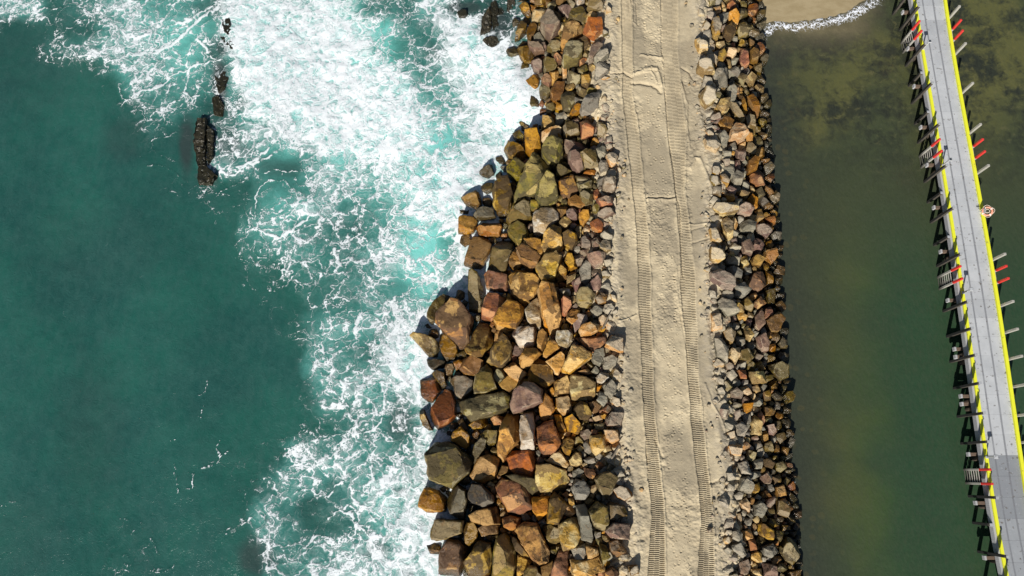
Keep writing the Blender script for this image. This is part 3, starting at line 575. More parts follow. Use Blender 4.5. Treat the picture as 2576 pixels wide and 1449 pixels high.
ROCKS['c'] = (1030.4, 721.3, .24887, """
G190,340 220,240 290,140 350,85 405,110 390,180 340,260 270,360 230,380|R300,400 300,290 370,230 440,165 520,180 580,240 640,330 640,400 600,560 560,620 520,620 400,500 320,440|R740,230 790,60 900,80 965,130 940,210 860,330 820,345 730,310|O850,350 900,240 1000,160 1090,170 1165,230 1140,330 1080,440 980,460 880,420
W1165,250 1250,130 1300,110 1330,200 1335,410 1240,415 1190,330|O1300,50 1340,10 1460,0 1480,60 1540,360 1520,440 1430,490 1370,430 1330,260|R1520,150 1560,100 1620,110 1640,200 1590,230 1570,295 1525,260|W1500,20 1560,0 1620,30 1640,80 1600,95 1540,80
G1680,80 1720,30 1800,20 1880,80 1850,170 1760,230 1700,180|P1870,130 1930,70 2000,90 1980,170 1900,190|N1590,270 1650,220 1720,250 1700,340 1640,380 1590,330|N1830,230 1900,170 1960,210 1940,280 1860,310
P1655,370 1700,280 1790,290 1810,340 1720,420 1670,450|T1710,450 1740,400 1830,375 1915,400 1900,460 1830,500 1730,510|W1475,550 1490,460 1600,450 1645,480 1640,560 1590,625 1500,600|W1030,490 1060,430 1110,400 1270,420 1300,500 1270,600 1190,625 1110,610
O1290,580 1300,470 1350,445 1395,480 1385,560 1340,660 1295,620|B290,560 310,480 370,490 480,600 490,660 460,740 360,765 330,700|T30,520 70,490 190,500 290,560 310,640 270,710 200,715 180,600 120,550|O570,660 650,520 700,340 790,370 830,450 850,560 790,660 710,740 600,700
K180,740 290,740 380,760 360,820 250,850 190,800|B790,770 850,640 950,500 1000,540 1045,640 1020,740 940,830 830,800|O1110,740 1170,630 1290,640 1330,690 1240,800 1190,835 1130,830|P1190,870 1280,710 1350,740 1440,850 1460,960 1380,1040 1230,960
T1540,840 1600,750 1640,600 1720,620 1835,690 1820,740 1610,900 1550,870|T1380,760 1530,665 1570,700 1560,790 1500,890 1470,880|O1350,700 1400,560 1450,540 1530,620 1450,680 1380,720|R1685,510 1790,530 1870,570 1990,490 1980,570 1900,650 1850,660
N1840,730 1870,640 1960,620 1970,720 1920,810 1860,770|T1975,600 2040,500 2150,530 2160,660 2120,670|N1955,800 1960,720 2050,690 2100,730 2080,820 1970,835|W1880,920 1930,865 2010,880 2020,930 1940,980 1890,960
B510,840 560,740 640,710 760,760 750,850 680,900 560,900|O440,760 500,740 560,740 510,840 470,850|R110,950 150,890 260,860 300,950 335,1040 240,1170 160,1215 120,1130|B230,880 290,850 360,880 380,1000 340,1040 300,960
K415,960 460,900 560,905 655,950 650,1050 550,1150 480,1100|G660,1050 680,920 790,800 840,850 890,1040 800,1090 670,1100|G845,910 910,805 995,910 900,990 850,950|O990,890 960,840 1050,755 1180,890 1110,990 1040,900
O905,985 1010,890 1100,980 1010,1070 940,1030|G520,1170 700,1110 960,1060 1010,1130 1020,1230 870,1300 630,1360 540,1260|R200,1360 230,1230 360,1040 430,1050 470,1180 475,1310 400,1400 290,1449 210,1420|P1025,1200 1060,1060 1160,980 1260,990 1345,1050 1340,1180 1220,1240 1050,1285
O1310,1230 1340,1130 1370,1075 1440,1140 1470,1250 1370,1360 1325,1330|O1460,960 1590,910 1620,980 1610,1080 1470,1100|T1590,950 1640,900 1780,910 1870,980 1880,1100 1860,1150 1640,1145 1620,1060|T1480,1130 1600,1100 1640,1160 1640,1260 1550,1300 1490,1240
P1650,1240 1730,1160 1790,1190 1840,1290 1800,1350 1720,1350|P1810,1170 1890,1150 1945,1190 1890,1290 1840,1270|T1850,1320 1930,1290 1960,1350 1880,1360|P1980,1330 2040,1270 2170,1270 2140,1420 1990,1410
N1960,1000 2040,940 2100,1020 2040,1130 1970,1090|N105,1240 160,1250 190,1360 240,1449 190,1449 140,1400 120,1330|O600,1400 650,1360 770,1330 790,1370 730,1430 640,1440|O820,1330 870,1290 950,1320 930,1390 850,1400
O930,1410 980,1280 1100,1290 1112,1560 985,1670 950,1770 905,1700 890,1600|W1115,1400 1130,1310 1240,1290 1265,1400 1262,1640 1130,1640|R1280,1430 1350,1380 1450,1350 1480,1449 1530,1580 1450,1700 1350,1725 1310,1600|O1460,1300 1530,1290 1580,1449 1560,1480 1500,1460
N1560,1330 1640,1300 1740,1400 1700,1490 1600,1460|R790,770 930,730 940,820 880,860 830,830|B1200,900 1320,970 1200,970|N1890,1150 1920,1060 1990,1080 2000,1160 1960,1210|T2000,860 2080,830 2150,880 2140,960 2060,940
N1400,1040 1450,1010 1470,1080 1440,1110|B1100,1270 1250,1250 1290,1300 1240,1310|P1690,860 1800,830 1860,880 1790,890|G1870,1390 1960,1380 1970,1440 1880,1449|K490,1360 540,1330 600,1449 520,1449
T1910,310 1980,270 2010,330 1960,400 1910,360|T2030,70 2090,90 2100,150 2050,140|P1960,460 2020,440 2030,500 1980,510|G1780,1400 1860,1370 1850,1449 1790,1449|N1530,1150 1470,1120 1470,1240 1500,1290""")
ROCKS['d'] = (1030.4, 1082.0, .25332, """
O415,110 440,20 520,-40 600,60 600,150 560,190 500,140|T165,40 180,-40 260,0 270,60 220,80|G180,250 260,140 400,130 500,170 620,300 600,420 520,450 440,575 330,530 220,490 210,380|G605,260 660,130 740,60 780,80 760,170 650,330
G700,50 760,0 880,0 860,130 790,200 780,110|O610,450 680,260 790,240 890,270 890,350 850,480 740,540 640,490|R960,280 1020,200 1250,190 1250,360 1220,470 1070,460 990,380|O880,440 920,350 980,360 1010,410 900,450
T1260,400 1260,350 1400,335 1570,400 1590,500 1550,600 1300,620 1260,520|T1360,310 1430,230 1490,205 1590,340 1560,380 1440,340|P1510,170 1530,90 1590,65 1640,110 1590,260 1540,240|T1580,300 1650,215 1700,230 1720,340 1660,365 1600,350
T1785,120 1800,60 1940,50 1960,110 1920,200 1850,255 1810,200|N1725,130 1770,90 1810,190 1800,250 1740,210|T1930,0 2060,0 2080,100 2010,140 1940,80|R1845,350 1880,305 1950,360 1890,415
N1615,410 1680,375 1730,410 1700,470 1620,465|N1600,580 1650,490 1740,510 1790,600 1740,690 1650,680|G1840,490 1890,430 1980,410 2060,470 2000,600 1950,685 1880,600|W1790,560 1850,535 1880,600 1860,640 1800,620
P2020,590 2080,550 2170,570 2230,650 2130,705 2060,670|R850,560 920,490 1150,510 1180,600 1235,780 1100,835 980,810 920,700|G960,450 1060,440 1250,480 1320,620 1200,640 1170,520|O120,680 170,570 300,590 380,680 370,810 180,810 120,750
K360,720 430,610 490,545 570,600 590,700 540,870 500,880 420,830|K580,620 630,530 720,540 830,640 840,710 760,770 640,720 590,670|B600,840 680,790 860,760 900,850 900,930 740,950 620,900|B690,970 760,930 890,940 880,1020 720,1060
G225,1040 260,880 350,880 560,890 550,1000 420,1050 310,1095 230,1080|B535,980 570,910 650,900 690,990 670,1100 610,1190 550,1110|O920,880 1000,850 1100,880 1100,950 1010,1005 930,960|O1210,660 1390,660 1380,820 1280,895 1220,800
P1370,800 1400,660 1440,620 1580,740 1510,850 1470,930 1370,920|T1475,930 1600,860 1670,880 1700,1050 1640,1150 1530,1195 1490,1060|N1655,760 1740,735 1770,830 1820,1060 1800,1100 1710,1080|G1765,800 1860,710 1950,760 1980,900 1940,1000 1820,960
P1930,790 1990,710 2130,750 2160,850 2000,900|P1940,1000 2010,910 2175,930 2170,1080 2000,1060|T1915,1050 2000,1065 1980,1130 1920,1090|O1050,1000 1130,940 1270,930 1390,1200 1380,1290 1290,1320 1220,1270 1120,1120
G1320,960 1400,930 1480,970 1500,1130 1390,1160 1360,1080|B990,1050 1060,1070 1220,1290 1170,1300 1060,1190|O170,1130 240,1085 320,1150 310,1300 270,1310 210,1230|R310,1200 400,1065 500,1080 610,1200 520,1320 500,1460 290,1500 280,1390
B540,1300 690,1100 820,1110 830,1250 800,1420 600,1500|Y840,1200 870,1080 950,1030 1060,1180 1065,1300 1020,1490 820,1520|O1075,1230 1230,1300 1130,1420 1060,1480|G1130,1400 1180,1350 1260,1350 1310,1440 1230,1540 1130,1520
R1410,1400 1440,1290 1480,1200 1580,1180 1560,1449 1480,1540 1410,1520|T1600,1290 1650,1370 1740,1330 1890,1250 1940,1390 1700,1480 1610,1430|N1600,1180 1740,1130 1760,1270 1650,1300|T1745,1150 1870,1180 1880,1240 1770,1290
P1980,1110 2060,1080 2150,1200 2050,1255 1990,1190|N1940,1230 2000,1195 2040,1250 1970,1300|N2010,1300 2060,1270 2140,1320 2060,1360 2010,1340|O1300,1350 1420,1290 1420,1370 1360,1480 1320,1480
R1510,640 1560,610 1590,640 1560,680|O1570,680 1630,670 1640,740 1590,760|T1750,660 1840,700 1780,750 1740,720|R1730,370 1830,390 1860,450 1800,500 1740,440|N1830,1010 1900,1010 1900,1060 1850,1080
R1940,1400 2010,1350 2070,1400 2060,1500 1950,1500|O2170,1350 2260,1340 2280,1420 2200,1449|Y520,1340 580,1340 590,1449 530,1480|P1600,210 1580,260 1560,200|G1880,1130 1950,1150 1990,1260 1920,1340""")
ROCKS['e'] = (1481.0, 0.0, 1 / 3, """
R1040,50 1060,0 1110,0 1115,60 1090,85|N975,120 1020,80 1070,100 1040,150 990,165|T1040,140 1090,115 1130,150 1120,200 1080,215 1045,185|G1120,80 1180,75 1200,110 1150,140 1120,130|O915,190 960,165 1000,200 980,280 940,290 915,240
G1125,200 1180,190 1220,230 1190,280 1130,290 1110,250|T800,310 880,320 895,390 830,390|T955,300 1010,290 1035,340 1010,370 960,340|T1030,360 1100,350 1120,400 1090,430 1040,410|R1130,460 1150,370 1190,370 1200,500 1170,515 1135,490
B1205,400 1240,380 1280,420 1270,475 1215,480|T885,420 920,400 970,450 960,510 900,480|T815,510 870,475 940,520 940,570 860,575 815,545|N920,600 960,540 1050,510 1055,630 990,650 930,640|T1185,600 1220,560 1265,590 1240,650 1200,630
N1030,690 1080,670 1110,700 1100,770 1050,780|T830,720 880,680 945,700 940,780 880,820 840,780|T950,830 980,780 1050,770 1050,840 990,880|G1060,790 1100,800 1180,900 1150,930 1080,860|B1190,740 1230,720 1280,800 1275,880 1240,870
W1170,900 1200,875 1240,890 1265,1000 1240,1010 1180,960|O965,930 1010,890 1095,910 1080,970 1010,980|T1055,1010 1100,950 1150,980 1180,1050 1130,1075 1060,1065|O1150,1030 1190,980 1240,1030 1240,1060 1150,1065|Y1285,900 1320,890 1350,920 1320,950 1290,940
N960,1010 1010,1000 1050,1050 1040,1100 990,1100|T865,1060 950,1070 1000,1090 960,1150 880,1120|P1100,1140 1180,1130 1180,1210 1120,1200|O1190,1240 1240,1195 1275,1220 1260,1290 1200,1310|P1005,1200 1060,1190 1070,1250 1010,1260
O930,1270 960,1255 1005,1280 970,1335 930,1310|R1200,1330 1290,1260 1330,1310 1320,1400 1280,1410 1220,1380|N1075,1340 1110,1290 1165,1330 1150,1390 1090,1400|O985,1330 1040,1320 1065,1370 1050,1400 1000,1380|W1340,1030 1375,1015 1390,1050 1360,1065
T1000,10 1035,5 1035,45 1005,50|T950,60 990,45 1000,80 960,95|G1140,20 1190,20 1190,60 1150,60|O1210,290 1260,320 1250,350 1210,340|R1070,320 1110,310 1110,340 1080,345|O900,340 950,330 950,370 900,385
B1010,240 1060,210 1100,270 1060,310 1010,290|T1035,425 1060,430 1080,510 1050,510|O1140,300 1190,310 1180,350 1130,340|G1200,180 1240,160 1250,200 1210,210|B1120,720 1160,730 1200,840 1170,860|G1150,560 1190,590 1170,640 1100,600
T820,50 870,70 880,110 830,110|O1235,120 1265,130 1260,165 1235,155|R1075,630 1130,660 1140,700 1100,690|G1165,660 1210,660 1220,720 1180,740|T870,980 940,985 950,1030 900,1020|W1260,950 1300,960 1300,985 1265,985""")
ROCKS['f'] = (1481.0, 483.0, 1 / 3, """
O1190,60 1230,20 1275,50 1270,120 1210,100|O1325,110 1370,60 1405,90 1390,120 1330,140|P1115,130 1180,85 1240,130 1210,185 1120,170|T990,220 1040,190 1080,240 1080,350 1040,360 1010,310|T950,100 1110,110 1110,160 1030,180 990,180 910,130
B1245,150 1300,130 1320,200 1280,220|R1320,210 1390,180 1410,240 1380,260|P1265,250 1360,240 1380,300 1340,350 1270,320|P1210,390 1270,340 1330,390 1300,450 1240,470|O1340,370 1380,360 1400,400 1380,430 1340,420
O1330,450 1400,430 1420,490 1380,540 1325,500|W1055,390 1090,370 1150,420 1130,470 1060,440|P1140,400 1200,370 1235,440 1220,485 1160,470|O1215,510 1270,470 1320,510 1290,565 1220,555|N1025,510 1060,480 1130,510 1135,555 1050,545
N1030,570 1090,560 1160,600 1150,650 1080,640|P905,620 980,600 1090,680 1080,740 980,720 910,670|R1205,660 1260,600 1320,590 1355,690 1280,760 1220,730|O1340,580 1395,580 1390,690 1350,710|N1080,720 1160,690 1215,750 1160,800 1090,780
N960,840 1000,800 1080,840 1115,920 1040,945 970,890|N1150,830 1210,780 1250,850 1230,900 1190,890|R1240,840 1290,790 1340,840 1270,890|G1320,750 1400,730 1410,830 1360,850|R1325,880 1380,860 1395,930 1330,960
B1320,980 1430,900 1470,960 1430,1060 1370,1060|R985,930 1060,930 1070,980 1020,1020|P1250,940 1300,880 1320,1000 1280,1050 1250,1020|T1000,1060 1050,1020 1110,1060 1080,1150 1030,1120|T1170,1030 1200,1010 1240,1080 1210,1130 1170,1090
T920,910 990,920 1010,1030 930,1050|N940,1110 1020,1100 1050,1180 1040,1290 960,1240|P1250,1100 1320,1070 1360,1140 1350,1200 1300,1220|O1360,1150 1410,1140 1420,1210 1370,1200|T1060,1190 1130,1180 1140,1240 1100,1300 1050,1250
N1140,1200 1200,1180 1255,1240 1200,1290 1140,1260|G1345,1310 1440,1280 1505,1310 1500,1400 1440,1420 1370,1370|G1350,1230 1410,1220 1410,1270 1360,1280|R1130,1345 1190,1345 1190,1410 1140,1410|N1020,1370 1080,1340 1120,1390 1070,1430
T1200,1360 1330,1350 1330,1440 1220,1449|O1415,480 1440,455 1470,470 1440,500|T1110,0 1170,-10 1220,0 1190,50|O1000,10 1090,20 1100,60 1060,70|T1090,170 1130,240 1110,290 1080,230|N1130,250 1190,220 1260,240 1240,300 1150,300
P1180,960 1240,950 1230,1030 1190,1010|T905,290 960,280 1000,380 970,400 920,370|T905,430 1040,440 1010,520 960,560 910,520|N905,740 960,760 970,800 910,790""")
ROCKS['g'] = (1481.0, 966.0, 1 / 3, """
P1065,60 1110,25 1160,70 1150,110 1080,100|T1145,20 1190,10 1235,70 1200,85 1150,60|B1320,60 1370,40 1380,120 1330,130|O1310,180 1370,160 1420,200 1400,235 1330,235|R1265,210 1300,200 1340,280 1310,320 1280,290
T1220,290 1250,230 1300,290 1290,390 1235,380|P1340,310 1390,300 1425,360 1400,395 1360,380|G1395,280 1440,270 1470,330 1430,355|N1100,310 1160,280 1200,330 1170,400 1110,390|P1090,210 1140,190 1150,240 1110,275
O1165,150 1240,140 1230,200 1180,230|G1420,380 1470,360 1500,410 1450,450 1420,420|T1045,470 1110,440 1160,470 1150,540 1070,530|N1240,440 1300,430 1310,470 1260,500|N1325,450 1380,430 1400,500 1370,540 1330,510
O1310,570 1370,555 1405,590 1380,640 1320,620|G1400,600 1460,580 1495,630 1440,680 1400,640|N1120,600 1200,570 1220,680 1150,680|P1295,700 1350,655 1390,700 1370,750 1310,750|B1380,700 1450,680 1460,740 1400,760
N1110,720 1200,690 1240,760 1210,830 1120,800|O1400,780 1460,760 1490,840 1420,850|O1300,820 1340,800 1390,850 1300,860|N975,870 1020,840 1080,890 1050,940 990,920|T1130,890 1190,860 1220,900 1220,970 1160,940
N1240,910 1290,880 1350,930 1310,1010 1250,990|G1420,880 1480,860 1500,930 1500,1010 1420,980|O1120,980 1150,970 1165,1070 1130,1070|O1270,1060 1300,1045 1390,1100 1395,1180 1370,1190 1280,1130|O1140,1110 1230,1100 1250,1160 1180,1190
B1450,1060 1520,1070 1530,1100 1460,1110|N1300,1230 1380,1200 1420,1260 1360,1310 1310,1290|G1440,1230 1480,1150 1570,1180 1590,1280 1540,1365 1480,1330 1440,1270|N1060,1220 1140,1190 1190,1290 1160,1310 1090,1260|P1120,1340 1200,1320 1230,1390 1190,1449 1120,1410
T1230,1400 1310,1400 1310,1449 1230,1449|P1320,1350 1410,1370 1420,1449 1330,1449|R1210,1180 1260,1170 1270,1250 1220,1260|T1045,580 1100,575 1110,620 1060,640|N1040,670 1110,670 1110,720 1050,730|W1070,870 1110,880 1120,930 1080,930
R1490,590 1540,600 1540,630 1500,630|O1410,450 1440,460 1450,530 1410,520|T1170,390 1220,410 1220,450 1180,430|N1230,580 1310,560 1300,640 1250,640|B1240,760 1300,740 1290,820 1240,850|T1040,370 1100,350 1110,400 1050,430
O1500,1420 1600,1400 1610,1449 1510,1470""")
REEF = (0.0, 0.0, 1 / 3, """
H1690,145 1745,140 1752,270 1730,275 1700,250 1688,200|K1660,290 1720,275 1760,310 1785,350 1760,385 1710,340|H1500,905 1562,900 1566,1000 1552,1150 1490,1160 1475,1100 1482,990|H1477,1110 1556,1110 1556,1260 1500,1265|K1500,1262 1556,1252 1640,1330 1600,1395 1505,1390|K1572,950 1620,1000 1612,1180 1575,1250 1566,1080|K1620,560 1700,530 1725,600 1690,690 1650,700|K1605,740 1650,725 1695,800 1680,880 1615,870|K1665,430 1725,420 1720,480 1670,490""")
REEF2 = (1030.4, 0.0, .24887, """
H820,40 880,30 900,150 880,180 825,170|H900,95 960,80 950,160 900,170|H990,20 1060,10 1070,100 1010,180 985,120|H830,190 880,180 905,290 850,345|H745,430 800,390 880,390 910,450 850,500 790,490|H920,340 960,340 960,450 925,440|H985,380 1060,370 1060,460 990,470|K740,200 810,100 830,250 820,340 720,380""")
PAL = {  # main colour, second colour, name used in words
    'O': ((.60, .31, .055), (.27, .12, .018), 'ochre'), 'B': ((.34, .175, .032), (.11, .055, .012), 'dark brown'), 'T': ((.68, .53, .29), (.46, .27, .085), 'cream tan'),
    'W': ((.70, .64, .53), (.36, .25, .13), 'whitish'), 'R': ((.47, .20, .075), (.19, .085, .045), 'rust red'), 'P': ((.30, .20, .14), (.15, .090, .070), 'purplish brown'),
    'G': ((.215, .16, .048), (.105, .075, .020), 'olive green'), 'Y': ((.29, .215, .022), (.10, .085, .020), 'mossy yellow-green'), 'N': ((.30, .275, .215), (.17, .155, .115), 'grey'),
    'K': ((.035, .030, .022), (.09, .062, .022), 'wet black'), 'H': ((.058, .038, .025), (.022, .017, .013), 'reddish brown')}
def rock_material(k):
    A, B, _ = PAL[k]
    N = NT('rock_' + PAL[k][2].replace(' ', '_').replace('-', '_')); pos = N.pos(); r = N.geo('Random Per Island')
    p = N.vmath('ADD', pos, N.vmath('SCALE', (31., 17., 11.), (0, 0, 0), N.math('MULTIPLY', r, 3.0)))
    a = N.noise(p, 1.3, 6, .62, .4).outputs['Fac']; b = N.noise(p, 6.0, 6, .7).outputs['Fac']; c = N.noise(N.vmath('MULTIPLY', p, (1, 1, 3.2)), 3.0, 5, .65, .8).outputs['Fac']
    r2 = N.math('FRACT', N.math('MULTIPLY', r, 7.31)); r3 = N.math('FRACT', N.math('MULTIPLY', r, 23.7)); r4 = N.math('FRACT', N.math('MULTIPLY', r, 57.1))
    col = N.mix(N.ramp(N.math('ADD', a, N.math('MULTIPLY', N.math('SUBTRACT', r2, .5), .22)), .42, .60), A, B)
    fc = N.attr('facet')
    col = N.mix(N.ramp(fc, .62, .66, 0, .6), col, N.mix(.5, A, (.66, .48, .24) if k in 'OBYRT' else (.55, .49, .36)))
    col = N.mix(N.ramp(fc, .30, .26, 0, .55), col, B)
    # strata and rusty seams
    col = N.mix(N.ramp(c, .52, .66, 0, .55), col, N.mix(.5, B, (.30, .17, .07)))
    pale = N.mix(.55, A, (.66, .48, .26) if k in 'OBYRT' else (.56, .50, .38))
    col = N.mix(N.math('MULTIPLY', N.ramp(b, .56, .70), N.ramp(r3, .3, 1.0, .0, .55)), col, pale)
    hs = N.n.new('ShaderNodeHueSaturation'); N.put(hs.inputs['Hue'], N.ramp(r4, 0, 1, .485, .515, False)); N.put(hs.inputs['Saturation'], N.ramp(r3, 0, 1, .95, 1.2, False)); N.put(hs.inputs['Value'], N.ramp(r2, 0, 1, .72, 1.18, False)); N.put(hs.inputs['Color'], col)
    col = hs.outputs[0]
    crack = N.vor(N.vmath('ADD', p, N.vmath('SCALE', N.noise(p, 3, 4).outputs['Color'], sc=.5)), 0.9).outputs['Distance']
    ck = N.math('MULTIPLY', N.ramp(crack, .0, .016, .7, 0), N.ramp(a, .50, .56))
    col = N.mix(ck, col, (.05, .035, .02))
    # dark weathered skin left on part of the stone
    sk = N.noise(N.vmath('ADD', p, (3.3, 8.1, 1.7)), .95, 7, .6, .3).outputs['Fac']
    skin = N.ramp(N.math('ADD', sk, N.math('MULTIPLY', N.math('SUBTRACT', r4, .5), .24)), .56, .585, 0, .85 if k in 'OBYRGT' else .35)
    col = N.mix(skin, col, N.mix(.35, (.040, .028, .013), B))
    # wet, weed-stained foot near the tide line
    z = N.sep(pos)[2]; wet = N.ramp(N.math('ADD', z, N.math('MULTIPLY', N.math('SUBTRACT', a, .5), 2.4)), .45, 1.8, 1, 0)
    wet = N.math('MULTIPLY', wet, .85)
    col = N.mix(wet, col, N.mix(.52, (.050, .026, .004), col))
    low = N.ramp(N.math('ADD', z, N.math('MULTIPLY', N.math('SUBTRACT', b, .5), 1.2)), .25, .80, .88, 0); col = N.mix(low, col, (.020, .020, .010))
    gr = N.noise(p, 17, 4, .75).outputs['Fac']; col = N.mix(N.ramp(gr, .35, .62, .38, 0), col, N.mix(.7, col, (.01, .008, .006)))
    # blown sand lying on the faces turned up
    nz = N.sep(N.geo('Normal'))[2]
    d = N.math('MULTIPLY', N.ramp(N.math('ADD', nz, N.math('MULTIPLY', N.math('SUBTRACT', b, .5), .8)), .45, .8), N.ramp(N.math('ADD', N.attr('dust'), N.math('MULTIPLY', N.math('SUBTRACT', a, .5), .8)), .35, .8))
    col = N.mix(N.math('MULTIPLY', d, .85), col, (.44, .375, .27))
    h = N.math('ADD', N.math('ADD', N.math('MULTIPLY', b, .7), N.math('MULTIPLY', c, .8)), N.math('MULTIPLY', ck, -.5))
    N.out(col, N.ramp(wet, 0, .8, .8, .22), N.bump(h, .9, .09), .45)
    return N.m
RM = {k: rock_material(k) for k in PAL}

def parse(block):
    ox, oy, k, txt = block; out = []
    for e in txt.replace('\n', '|').split('|'):
        e = e.strip()
        if not e: continue
        pts = [(ox + k * float(p.split(',')[0]), oy + k * float(p.split(',')[1])) for p in e[1:].split()]
        if len(pts) >= 3: out.append((e[0], pts))
    return out
def parea(p):
    return abs(sum(p[i][0] * p[(i + 1) % len(p)][1] - p[(i + 1) % len(p)][0] * p[i][1] for i in range(len(p)))) / 2

def rock_geo(pts, seed, lift=0.25, squash=1.0, fine=True, grow=1.05, flat=False):
    """outline in the picture -> world verts, faces of one faceted boulder resting on the slope"""
    rd = random.Random(seed)
    u = np.array([p[0] for p in pts]); v = np.array([p[1] for p in pts]); cu, cv = u.mean(), v.mean()
    u = cu + (u - cu) * grow; v = cv + (v - cv) * grow
    z = 1.2
    for _ in range(5):
        X, Y = P(cu, cv, z + .3); z = float(ground(X, Y))
    z = max(z, -.30)
    X, Y = P(u, v, z + .3)
    cx, cy = X.mean(), Y.mean(); dx, dy = X - cx, Y - cy
    ar = parea(list(zip(X, Y))); sz = math.sqrt(ar)
    t = min(1.7, max(.2, 1.1 * sz)) * squash
    zm = z + lift * min(1, sz) + rd.uniform(-.32, .34) * sz
    V = []
    n_ = len(dx); ex_, ey_ = float(np.abs(dx).max()), float(np.abs(dy).max())
    # the top is the lowest of a few tilted planes, so that faces meet in crisp ridges
    def plane(az, tilt, off, h):
        g = math.tan(math.radians(tilt)); nx, ny = math.cos(math.radians(az)), math.sin(math.radians(az))
        return lambda x, y: h - g * (x * nx + y * ny - off)
    T_ = .62 * t
    if flat: PL = [plane(rd.uniform(0, 360), rd.uniform(1, 6), 0, T_)]
    elif sz > .75 and rd.random() < .7:      # quarried block: one broad flat face, narrow chamfers
        PL = [plane(rd.choice([-90, 90, 0, 180]) + rd.uniform(-40, 40), rd.choice([3, 9, 15, 20, 26]), 0, T_), plane(-90 + rd.uniform(-30, 30), rd.uniform(40, 68), rd.uniform(.30, .72) * ey_, T_)]
        if rd.random() < .6: PL.append(plane(90 + rd.uniform(-40, 40), rd.uniform(35, 65), rd.uniform(.4, .8) * ey_, T_))
        PL.append(plane(rd.choice([0, 180]) + rd.uniform(-30, 30), rd.uniform(40, 70), rd.uniform(.35, .8) * ex_, T_))
    else:
        PL = [plane(rd.uniform(0, 360), rd.choice([3, 8, 12, 16, 24]), 0, T_)]
        PL.append(plane(-90 + rd.uniform(-45, 45), rd.uniform(28, 58), rd.uniform(-.05, .55) * ey_, T_))
        if rd.random() < .75: PL.append(plane(90 + rd.uniform(-50, 50), rd.uniform(25, 60), rd.uniform(.0, .65) * ey_, T_))
        for _ in range(rd.choice([1, 2, 2])): PL.append(plane(rd.choice([0, 180]) + rd.uniform(-45, 45), rd.uniform(25, 62), rd.uniform(.15, .65) * ex_, T_))
    top = lambda x, y: min(p(x, y) for p in PL)
    for x, y in zip(dx, dy):
        V.append((x * .74, y * .74, -t * .9)); V.append((x * .97, y * .97, -t * .45))
        V.append((x, y, min(rd.uniform(-.1, .1) * t, max(-.4 * t, top(x, y)))))
        f = rd.uniform(.90, .985); V.append((x * f, y * f, max(-.3 * t, top(x * f, y * f) - .02 * t)))
    for i in range(n_):
        x0, y0, x1, y1 = dx[i], dy[i], dx[(i + 1) % n_], dy[(i + 1) % n_]
        for e in (0, .25, .5, .75):
            for f in (.15, .32, .48, .62, .75, .86):
                x, y = (x0 + (x1 - x0) * e) * f, (y0 + (y1 - y0) * e) * f; V.append((x, y, max(-.3 * t, top(x, y))))
    bm = bmesh.new()
    for p in V: bm.verts.new(p)
    r = bmesh.ops.convex_hull(bm, input=bm.verts[:])
    bmesh.ops.delete(bm, geom=list({g for g in r['geom_interior'] + r['geom_unused'] if isinstance(g, bmesh.types.BMVert)}), context='VERTS')
    bmesh.ops.dissolve_limit(bm, angle_limit=math.radians(8), verts=bm.verts[:], edges=bm.edges[:])
    fl = bm.faces.layers.float.new('facet')
    for f in bm.faces: f[fl] = rd.random()
    if fine:
        bmesh.ops.bevel(bm, geom=bm.edges[:], offset=.016 * min(1.6, max(.5, sz)), segments=1, affect='EDGES', clamp_overlap=True)
        bmesh.ops.triangulate(bm, faces=bm.faces[:])
        tgt = .13 * max(.5, sz)
        for _ in range(4):
            es = [e for e in bm.edges if e.calc_length() > tgt]
            if not es or len(bm.verts) > 1000: break
            bmesh.ops.subdivide_edges(bm, edges=es, cuts=1)
            bmesh.ops.triangulate(bm, faces=[f for f in bm.faces if len(f.verts) > 3])
        bm.normal_update()
        so = Vector((rd.uniform(0, 90), rd.uniform(0, 90), 0)); amp = .06 * sz; s1 = 2.2 / max(.35, sz)
        if flat: amp *= 1.4; s1 *= 2.6
        mv = []
        for w in bm.verts:
            q = w.co * s1 + so
            n = mnoise.noise(q) * .9 + mnoise.noise(q * 3.1) * .42 + (abs(mnoise.noise(q * 1.5 + Vector((9, 2, 5)))) - .25) * -.8 + mnoise.cell(q * 1.6) * .25
            mv.append(w.normal * amp * n)
        for w, m_ in zip(bm.verts, mv): w.co += m_
    else:
        bmesh.ops.triangulate(bm, faces=bm.faces[:])
        bmesh.ops.subdivide_edges(bm, edges=bm.edges[:], cuts=1)
        so = Vector((rd.uniform(0, 90), rd.uniform(0, 90), 0))
        for w in bm.verts: w.co += w.normal * .045 * sz * mnoise.noise(w.co * (2.6 / sz) + so)
    return bm, (cx, cy, zm), sz, t

ALL = []     # (kind, pts, side)
_r = random.Random(8)
for key in 'abcdefg':
    for k, p in parse(ROCKS[key]):
        if key in 'efg' and k == 'O' and _r.random() < .6: k = 'B'
        if key in 'efg' and k in 'NW' and p[0][0] > 1860 and _r.random() < .5: k = 'G'
        if key in 'cd' and k == 'P' and _r.random() < .5: k = 'B'
        if key in 'bcd' and k == 'N' and p[0][0] < 1430: k = 'O'
        ALL.append((k, p, 'sea' if key in 'abcd' else 'lagoon'))
ALL_REEF = [(k, p, 'reef') for k, p in parse(REEF) + parse(REEF2)]

